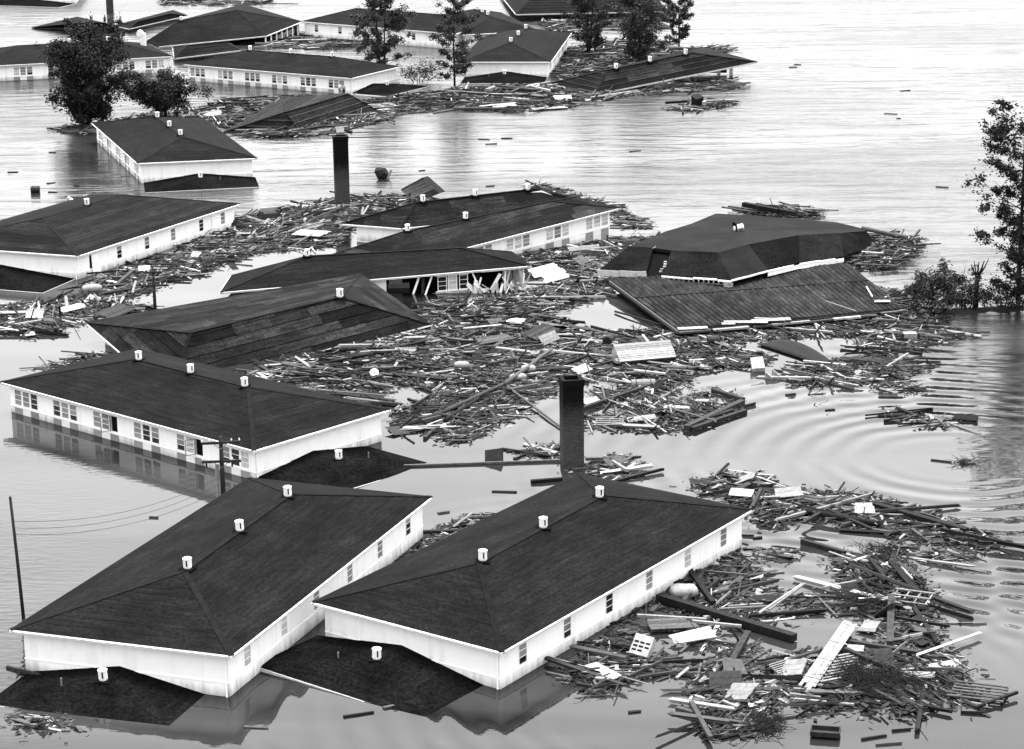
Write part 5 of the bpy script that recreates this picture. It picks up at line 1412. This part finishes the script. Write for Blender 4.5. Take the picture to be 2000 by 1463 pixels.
# ------------------------------------------------------------------ debris rafts
RAFTS = [
 # key phrase, polygon in photo pixels, sticks per square metre, coverage, pile height, size factor
 ('the near raft beside the front centre house', [(1105, 1345), (1150, 1270), (1215, 1215), (1290, 1160), (1370, 1100), (1445, 1062), (1530, 1058), (1555, 1085), (1500, 1110), (1470, 1150), (1560, 1150), (1620, 1160), (1640, 1090), (1690, 1082), (1770, 1095), (1800, 1140), (1845, 1195), (1800, 1230), (1850, 1270), (1890, 1310), (1930, 1350), (1900, 1400), (1840, 1340), (1830, 1395), (1760, 1400), (1690, 1400), (1640, 1380), (1570, 1395), (1520, 1350), (1510, 1410), (1480, 1440), (1400, 1448), (1360, 1415), (1365, 1350), (1320, 1330), (1250, 1310), (1210, 1345), (1160, 1362)], 3.4, .50, .55, 1.15),
 ('the upper right raft behind the front centre house', [(1350, 940), (1400, 930), (1470, 925), (1520, 945), (1560, 958), (1640, 962), (1700, 968), (1790, 995), (1870, 1025), (1950, 1058), (1920, 1072), (1820, 1060), (1740, 1050), (1640, 1020), (1560, 1015), (1500, 1030), (1470, 1000), (1420, 975)], 4.2, .72, .7, 1.2),
 ('the drift between the two right rafts', [(1720, 1060), (1800, 1075), (1870, 1080), (1940, 1075), (1850, 1105), (1790, 1095)], 4.0, .6, .2, .9),
 ('the big middle raft', [(560, 745), (640, 705), (720, 675), (830, 640), (880, 615), (960, 590), (1060, 575), (1140, 555), (1195, 560), (1165, 590), (1060, 610), (1120, 640), (1200, 650), (1290, 642), (1340, 665), (1430, 680), (1500, 690), (1490, 715), (1380, 720), (1290, 738), (1190, 745), (1060, 745), (990, 760), (880, 765), (760, 750), (740, 790), (690, 800), (640, 775)], 4.2, .70, .5, 1.1),
 ('the lower middle raft left of the chimney', [(770, 800), (860, 770), (970, 740), (1060, 730), (1100, 745), (1080, 770), (1020, 790), (1030, 810), (960, 830), (930, 860), (880, 865), (860, 840), (780, 845)], 3.8, .62, .4, 1.1),
 ('the raft right of the brick chimney', [(1140, 840), (1140, 815), (1210, 800), (1150, 770), (1230, 745), (1330, 735), (1340, 760), (1260, 790), (1330, 780), (1400, 758), (1455, 780), (1450, 800), (1350, 838), (1250, 845)], 3.6, .56, .3, 1.1),
 ('the left raft along the white house wall', [(160, 560), (250, 520), (330, 490), (400, 462), (470, 425), (540, 410), (640, 400), (720, 392), (790, 392), (720, 420), (680, 445), (650, 480), (560, 490), (480, 500), (400, 530), (330, 560), (250, 580), (190, 600)], 4.6, .82, .55, 1.15),
 ('the lower left raft at the picture edge', [(0, 600), (60, 590), (150, 580), (230, 590), (300, 600), (230, 625), (120, 640), (60, 660), (0, 650)], 5.0, .7, .4, 1.1),
 ('the drift under the torn open house', [(820, 590), (900, 583), (1030, 575), (1130, 530), (1240, 470), (1290, 458), (1250, 500), (1180, 540), (1150, 560), (1050, 600), (900, 625), (860, 622)], 5.2, .8, .5, 1.0),
 ('the far raft before the far window-walled house', [(380, 215), (450, 195), (560, 188), (700, 198), (800, 185), (900, 172), (1000, 165), (1070, 168), (1130, 180), (1240, 182), (1340, 160), (1420, 155), (1440, 172), (1330, 180), (1200, 192), (1100, 212), (1000, 220), (900, 215), (800, 220), (720, 245), (650, 262), (560, 268), (470, 268), (430, 245), (380, 235)], 3.0, .8, .7, 1.7),
 ('the far raft between the far trees', [(1100, 92), (1180, 85), (1260, 70), (1300, 95), (1415, 92), (1425, 102), (1320, 108), (1240, 120), (1150, 145), (1085, 160), (1105, 120)], 2.4, .8, .7, 1.8),
 ('the small drift in bright water right of the far raft', [(1300, 215), (1350, 198), (1420, 196), (1440, 205), (1370, 218)], 3.0, .7, .4, 1.6),
 ('the pile on the right end of the big broken roof', [(1640, 510), (1680, 485), (1690, 455), (1740, 463), (1800, 475), (1775, 500), (1740, 525), (1690, 530)], 8.0, .95, 1.5, 1.0),
 ('the pile behind the big broken roof', [(1440, 412), (1500, 405), (1590, 410), (1600, 425), (1530, 426), (1470, 420)], 4.5, .85, 1.0, 1.0),
 ('the drift along the front of the striped roof', [(1320, 655), (1450, 648), (1600, 640), (1730, 622), (1790, 610), (1850, 625), (1800, 645), (1700, 655), (1560, 660), (1430, 668), (1340, 672)], 5.0, .75, .4, 1.0),
 ('the drift below the right edge bushes', [(1680, 660), (1780, 640), (1880, 640), (1960, 625), (1990, 640), (1850, 665), (1780, 690), (1690, 700)], 3.2, .5, .15, 1.0),
 ('the loose drift right of the white cabinet', [(1530, 740), (1560, 715), (1640, 705), (1740, 700), (1830, 715), (1760, 735), (1700, 745), (1640, 752), (1560, 758)], 4.2, .55, .2, 1.1),
 ('the small drift near the floating pallet', [(1700, 748), (1760, 745), (1810, 762), (1740, 770)], 4.0, .7, .2, 1.0),
 ('the small dark drift left of the floating pallet', [(1750, 795), (1800, 815), (1870, 825), (1850, 835), (1790, 830), (1750, 818)], 4.5, .7, .2, 1.0),
 ('the drift behind the front centre roof by the chimney foot', [(1120, 915), (1150, 905), (1220, 885), (1245, 935), (1190, 940), (1140, 930)], 5.0, .75, .35, 1.0),
 ('the small drift left of the chimney foot', [(1020, 890), (1050, 872), (1095, 868), (1095, 892), (1040, 895)], 5.0, .8, .3, .9),
 ('the drift wedged between the two front houses', [(640, 1250), (700, 1175), (790, 1095), (870, 1030), (930, 1008), (985, 1000), (940, 1022), (840, 1075), (740, 1150), (650, 1235)], 4.2, .6, .2, 1.0),
 ('the drift at the bottom left corner', [(15, 1395), (60, 1395), (120, 1410), (170, 1420), (160, 1432), (60, 1425)], 4.2, .7, .2, .9),
 ('the drift along the left corner of the front left house', [(8, 1290), (30, 1270), (48, 1270), (48, 1320), (20, 1320)], 4.0, .6, .2, .9),
 ('the drift behind the middle wrecks', [(560, 405), (680, 388), (780, 382), (840, 388), (760, 400), (650, 418), (560, 428)], 5.0, .8, .5, 1.1),
 ('the drift behind the rear wrecked house', [(1030, 362), (1080, 366), (1140, 385), (1210, 405), (1270, 445), (1220, 445), (1150, 400), (1060, 372)], 4.5, .75, .5, 1.0),
 ('the drift below the patched sunken roof', [(70, 720), (150, 700), (210, 690), (180, 710), (110, 730)], 4.0, .6, .3, 1.0),
 ('the drift under the tilted wrecked house', [(955, 516), (1050, 498), (1130, 480), (1212, 462), (1250, 466), (1150, 508), (1060, 524), (975, 530)], 5.5, .95, .8, 1.0),
 ('the drift against the patched sunken roof', [(470, 732), (600, 696), (720, 662), (838, 632), (870, 640), (740, 684), (620, 720), (520, 752)], 5.5, .9, .4, 1.0),
 ('the heap at the left end of the big broken roof', [(1130, 520), (1165, 505), (1200, 535), (1190, 560), (1150, 560)], 7.0, .95, .9, 1.0),
 ('the heap on the right edge of the striped roof', [(1700, 560), (1740, 565), (1790, 605), (1760, 625), (1720, 600)], 7.0, .9, .9, .9),
 ('the far drift at the top edge', [(300, -5), (480, -4), (530, 8), (430, 12), (320, 10)], 1.2, .6, .5, 2.4),
 ('the drift under the broken wall of the large far roof', [(500, 78), (600, 66), (720, 85), (650, 98), (560, 95)], 2.0, .7, .6, 2.0),
 ('the drift behind the far thin trees', [(1040, 42), (1150, 35), (1290, 35), (1300, 60), (1200, 60), (1100, 75)], 1.3, .6, .4, 2.2),
 ('the drift at the foot of the big dark tree', [(105, 250), (190, 240), (250, 232), (300, 222), (270, 250), (190, 262), (120, 262)], 3.2, .75, .5, 1.4),
]
def inpoly(x, y, poly):
    c = False; j = len(poly) - 1
    for i in range(len(poly)):
        xi, yi = poly[i]; xj, yj = poly[j]
        if (yi > y) != (yj > y) and x < (xj - xi) * (y - yi) / (yj - yi) + xi: c = not c
        j = i
    return c
# holes of open water inside the rafts (photo pixels: centre, half axes)
HOLES = [(1575, 1130, 80, 36), (1430, 1400, 40, 14), (1300, 1335, 50, 16), (1640, 1400, 50, 14), (1770, 1290, 22, 14), (1500, 1275, 30, 14), (1850, 1240, 30, 20), (1605, 1215, 38, 26), (1400, 1185, 0, 0), (1480, 1310, 24, 24), (1560, 1340, 22, 40), (1690, 1350, 18, 26), (1745, 1225, 30, 22), (1730, 1160, 40, 14), (720, 700, 60, 9), (700, 765, 14, 8), (1170, 600, 60, 22), (1040, 690, 34, 7), (1330, 790, 22, 9), (1410, 780, 30, 12), (1400, 700, 30, 6), (350, 560, 60, 14), (600, 500, 0, 0), (1700, 645, 30, 8), (800, 205, 20, 6), (780, 770, 60, 10)]
def inhole(u, v): return any(a > 0 and ((u - x) / a) ** 2 + ((v - y) / b) ** 2 < 1 for x, y, a, b in HOLES)
rnd = random.Random(42)
sticks = []   # (pixel length, raft, centre, dir, width, thickness, tone)
chips = []
for ri, (nm, poly, dens, cover, pile, size) in enumerate(RAFTS):
    wp = [P(u, v, 0) for u, v in poly]; w2 = [(p.x, p.y) for p in wp]
    x0, x1 = min(p[0] for p in w2), max(p[0] for p in w2); y0, y1 = min(p[1] for p in w2), max(p[1] for p in w2)
    area = (x1 - x0) * (y1 - y0)
    for k in range(int(area * dens * 1.5 / size)):
        x, y = rnd.uniform(x0, x1), rnd.uniform(y0, y1)
        if not inpoly(x, y, w2): continue
        if inhole(*pix((x, y, 0))) and rnd.random() < .93: continue
        nn = noise.noise(Vector((x * .16, y * .10, ri * 3.1))) * .5 + .5
        n2 = noise.noise(Vector((x * .5, y * .35, ri * 7.7))) * .5 + .5
        if nn * .6 + n2 * .4 < .62 - cover * .45: continue
        hgt = pile * max(0, (nn - .35)) * 1.6 * rnd.random()
        L = min(6.0, rnd.lognormvariate(-.2, .68)) * size * .95
        if L < .35: L = .35
        fld = noise.noise(Vector((x * .06, y * .06, 11.0 + ri))) * 2.2
        ang = fld + rnd.gauss(0, .42) if rnd.random() < .72 else rnd.uniform(0, math.pi)
        w_ = rnd.choice([.05, .06, .08, .1, .1, .14, .18, .24]) * size ** .5; th = rnd.choice([.04, .05, .05, .09, .12]) * size ** .5
        pk = rnd.random()
        if pk < .11: w_ *= rnd.uniform(2.2, 5.5); L = min(L, 1.8); th = .04
        elif pk < .15: L = min(7.0, rnd.uniform(2.6, 5.5) * size); w_ = rnd.uniform(.14, .26) * size ** .5; th = w_ * .8
        tone = rnd.choices([0, 1, 2, 3, 4], [33, 29, 21, 12, 5])[0]
        tilt = rnd.gauss(0, .10) * min(1, 1.6 / L) if rnd.random() < .93 or L > 2.2 else rnd.uniform(.2, .9)
        c = Vector((x, y, th * .3 + hgt + max(0, math.sin(abs(tilt)) * L * .35)))
        d = Vector((math.cos(ang) * math.cos(tilt), math.sin(ang) * math.cos(tilt), math.sin(tilt)))
        du = pix(c + d * L / 2); dv = pix(c - d * L / 2)
        pl = math.hypot(du[0] - dv[0], du[1] - dv[1])
        vis = -40 < du[0] < 2040 and -20 < du[1] < 1480
        sticks.append((pl * math.sqrt(w_ * FPX / c.y) if vis else 0, nm, c, d, L, w_, th, tone))
        for q in range(5):
            chips.append((Vector((x + rnd.gauss(0, .6), y + rnd.gauss(0, .6), rnd.uniform(.005, .06) + hgt * .5)), rnd.uniform(.08, .55) * size, rnd.uniform(.03, .26) * size ** .5, rnd.uniform(0, math.pi), rnd.choices([0, 1, 2, 3], [62, 26, 9, 3])[0]))
# scattered single pieces on open water
for (u, v) in [(1407, 93), (1377, 96), (1558, 126), (1549, 131), (1755, 231), (1740, 222), (1951, 197), (1768, 177), (1840, 365), (945, 272), (990, 270), (959, 281), (825, 333), (958, 363), (1240, 295), (25, 336), (102, 297), (103, 375), (100, 357), (150, 363), (1838, 900), (1890, 905), (1545, 770), (1620, 800), (1090, 1318), (700, 1395), (770, 1378), (868, 1000), (985, 960), (1240, 1390), (1705, 1440), (1735, 1452), (1760, 1425), (300, 1010), (1660, 1015), (1450, 1045), (1480, 1050), (500, 1420)]:
    a = rnd.uniform(-.5, .5); L = rnd.uniform(.5, 1.8)
    sticks.append((1, 'open water', P(u, v, .05), Vector((math.cos(a), math.sin(a), 0)), L, .2, .1, rnd.choice([0, 0, 1, 2])))
sticks.sort(key=lambda s: -s[0])
TONE = ['black', 'dark', 'grey', 'pale', 'white']
unit = {}
def unit_mesh(tone, k):
    if (tone, k) not in unit:
        r2 = random.Random(k * 31 + tone)
        j = lambda: r2.uniform(-.22, .22)
        vs = [(-.5, -.5 + j(), -.5), (.5 + j() * .3, -.5 + j(), -.5), (.5, .5, -.5), (-.5 + j() * .3, .5, -.5), (-.5 + j() * .2, -.5, .5), (.5, -.5 + j(), .5), (.5 + j() * .3, .5 + j(), .5), (-.5, .5 + j(), .5)]
        me = bpy.data.meshes.new('plank'); me.from_pydata(vs, [], BOXF); me.materials.append(MATS[WOODS[tone]]); unit[(tone, k)] = me
    return unit[(tone, k)]
NIND = 300
MARKS = [('the white walkway', 1625, 1290), ('the pale mattress', 1335, 1170), ('the white slotted crate', 1255, 1264), ('the broad pale door-like board', 1177, 1311), ('the long black timber', 1430, 1210), ('the leaning dark post', 1440, 1270), ('the dark brush heap', 1725, 1338), ('the open slatted pallet', 1912, 1350), ('the floating drawer', 1612, 1433), ('the grey boarded panel', 1430, 1340), ('the curved pale sheet', 1550, 1303), ('the collapsed ladder pallet', 1780, 1165), ('the small dark hatch', 1660, 1152), ('the crossed white laths', 1530, 1165), ('the right roof corner', 1470, 1000), ('the front roof pile', 1440, 1420), ('the upper right black timber', 1790, 1010), ('the white board by the roof corner', 1448, 962), ('the black log', 1640, 1015), ('the brick chimney', 1117, 800), ('the white boarded box body', 1258, 694), ('the white cabinet', 1480, 715), ('the long bent pole', 980, 750), ('the tipped roof fragment', 1055, 650), ('the round white lid', 731, 728), ('the torn open house', 900, 590), ('the patched sunken roof', 640, 700), ('the striped roof', 1550, 650), ('the big broken roof', 1700, 490), ('the right edge bushes', 1850, 640), ('the floating pallet', 1850, 820), ('the big white flat panel', 607, 455), ('the left house wall', 350, 500), ('the sunken short pole', 303, 590), ('the left picture edge', 60, 620), ('the far brick chimney', 680, 400), ('the tilted wrecked house', 1120, 490), ('the angled boom', 1400, 800), ('the striped far roof', 600, 250), ('the far blank ended house', 950, 190), ('the far three trees', 1230, 110), ('the collapsed far roof', 1300, 175), ('the dark cube', 1362, 205), ('the big dark tree', 170, 250), ('the far open wall', 580, 80), ('the bottom left corner', 90, 1410), ('the gap between the front houses', 780, 1100)]
gm = MB(); inds = []
for i, (pl, nm, c, d, L, w_, th, tone) in enumerate(sticks):
    x = d; y = Vector((0, 0, 1)).cross(x)
    y = y.normalized() if y.length > 1e-3 else Vector((1, 0, 0)); z = x.cross(y)
    rl = rnd.gauss(0, .25); y, z = y * math.cos(rl) + z * math.sin(rl), z * math.cos(rl) - y * math.sin(rl)
    if i < NIND and nm != 'open water':
        o = bpy.data.objects.new('plank', unit_mesh(tone, rnd.randrange(4)))
        M = Matrix(((x.x, y.x, z.x, c.x), (x.y, y.y, z.y, c.y), (x.z, y.z, z.z, c.z), (0, 0, 0, 1)))
        o.matrix_world = M @ Matrix.Diagonal((L, w_, th, 1)); col.objects.link(o)
        sz = 'broad' if w_ > .3 else ('long' if L > 3.2 else 'short')
        (u0, v0), (u1, v1) = pix(c + d * L / 2), pix(c - d * L / 2); uc, vc = (u0 + u1) / 2, (v0 + v1) / 2
        sl = math.degrees(math.atan2(-(v1 - v0), u1 - u0)) % 180
        ori = 'lying level' if sl < 14 or sl > 166 else ('rising to the right' if sl < 75 else ('standing upright' if sl < 105 else 'rising to the left'))
        mk_ = min(MARKS, key=lambda m_: (m_[1] - uc) ** 2 + ((m_[2] - vc) * 1.5) ** 2)[0]
        inds.append(('%s %s board %s near %s' % (sz, TONE[tone], ori, mk_), uc, o, mk_))
    else:
        t1_, t2_ = rnd.uniform(.55, 1), rnd.uniform(.35, 1); s1_ = rnd.uniform(-.35, .35) * w_
        A0, A1 = x * L / 2, y * w_ / 2; Z_ = z * th / 2; bw = y * rnd.gauss(0, .012) * L
        gm.box8([c - A0 - A1 * t1_ - Z_, c + A0 + x * s1_ - A1 * t2_ + bw - Z_, c + A0 + A1 * t2_ + bw - Z_, c - A0 + x * s1_ + A1 * t1_ - Z_, c - A0 - A1 * t1_ + Z_, c + A0 + x * s1_ - A1 * t2_ + bw + Z_, c + A0 + A1 * t2_ + bw + Z_, c - A0 + x * s1_ + A1 * t1_ + Z_], tone)
by = {}
for lb, uc, o, mk_ in inds: by.setdefault(lb, []).append((uc, o, mk_))
ORD = ['leftmost', 'second from left', 'third from left', 'fourth from left', 'fifth from left', 'sixth from left', 'seventh from left', 'eighth from left', 'ninth from left', 'tenth from left', 'eleventh from left', 'twelfth from left']
for lb, q in by.items():
    q.sort(key=lambda t: t[0])
    for k, (uc, o, mk_) in enumerate(q):
        l2 = lb if len(q) == 1 else lb + ', ' + ('rightmost' if k == len(q) - 1 else ORD[min(k, 11)])
        tag(o, l2, 'board', 'loose boards near ' + mk_)
for (c, L, w_, a, tone) in chips:
    x = Vector((math.cos(a), math.sin(a), rnd.uniform(-.15, .15))); y = Vector((-math.sin(a), math.cos(a), rnd.uniform(-.2, .2)))
    b = len(gm.v); gm.v += [c - x * L / 2 - y * w_ / 2, c + x * L / 2 - y * w_ * rnd.uniform(.1, .5), c + x * L / 2 + y * w_ / 2, c - x * L / 2 + y * w_ * rnd.uniform(.1, .5)]
    gm.f.append((b, b + 1, b + 2, b + 3)); gm.m.append(tone)
o = gm.build('floating_debris', None, None, WOODS)
tag(o, 'splintered wood and wreckage drifting in rafts between the houses', 'debris', kind='stuff')
# matted brush caught in the rafts
def brush(label, u, v, rx, ry, h, n, seed):
    rr = random.Random(seed); c = P(u, v, 0); b = MB()
    for k in range(n):
        p = c + Vector((rr.gauss(0, .42) * rx, rr.gauss(0, .42) * ry, abs(rr.gauss(0, .4)) * h)); a = rr.uniform(0, 6.28); L = rr.uniform(.3, 1.1)
        e = p + Vector((math.cos(a) * L, math.sin(a) * L, rr.uniform(-.2, .5) * L))
        b.tube([p, p.lerp(e, .5) + Vector((0, 0, .06)), e], [.025, .02, .006], 3, cap=False)
    tag(b.build('brush_heap', 'bark'), label, 'brush', 'heaps of matted brush in the rafts')
brush('dark tangled brush heap right of the white walkway', 1725, 1338, 3.2, 2.6, .8, 900, 1)
brush('dark brush along the right side of the white walkway', 1672, 1325, .9, 1.8, .5, 420, 2)
brush('matted brush at the head of the white walkway', 1690, 1180, 2.0, 2.0, .5, 420, 3)
brush('twiggy brush at the upper right tip of the near raft', 1720, 1085, 1.6, 1.6, .5, 220, 4)
brush('small dark branch floating alone at right', 1885, 905, .8, .6, .2, 60, 5)
brush('dark brush at the lower front pile of the near raft', 1490, 1415, 1.2, 1.6, .4, 220, 6)
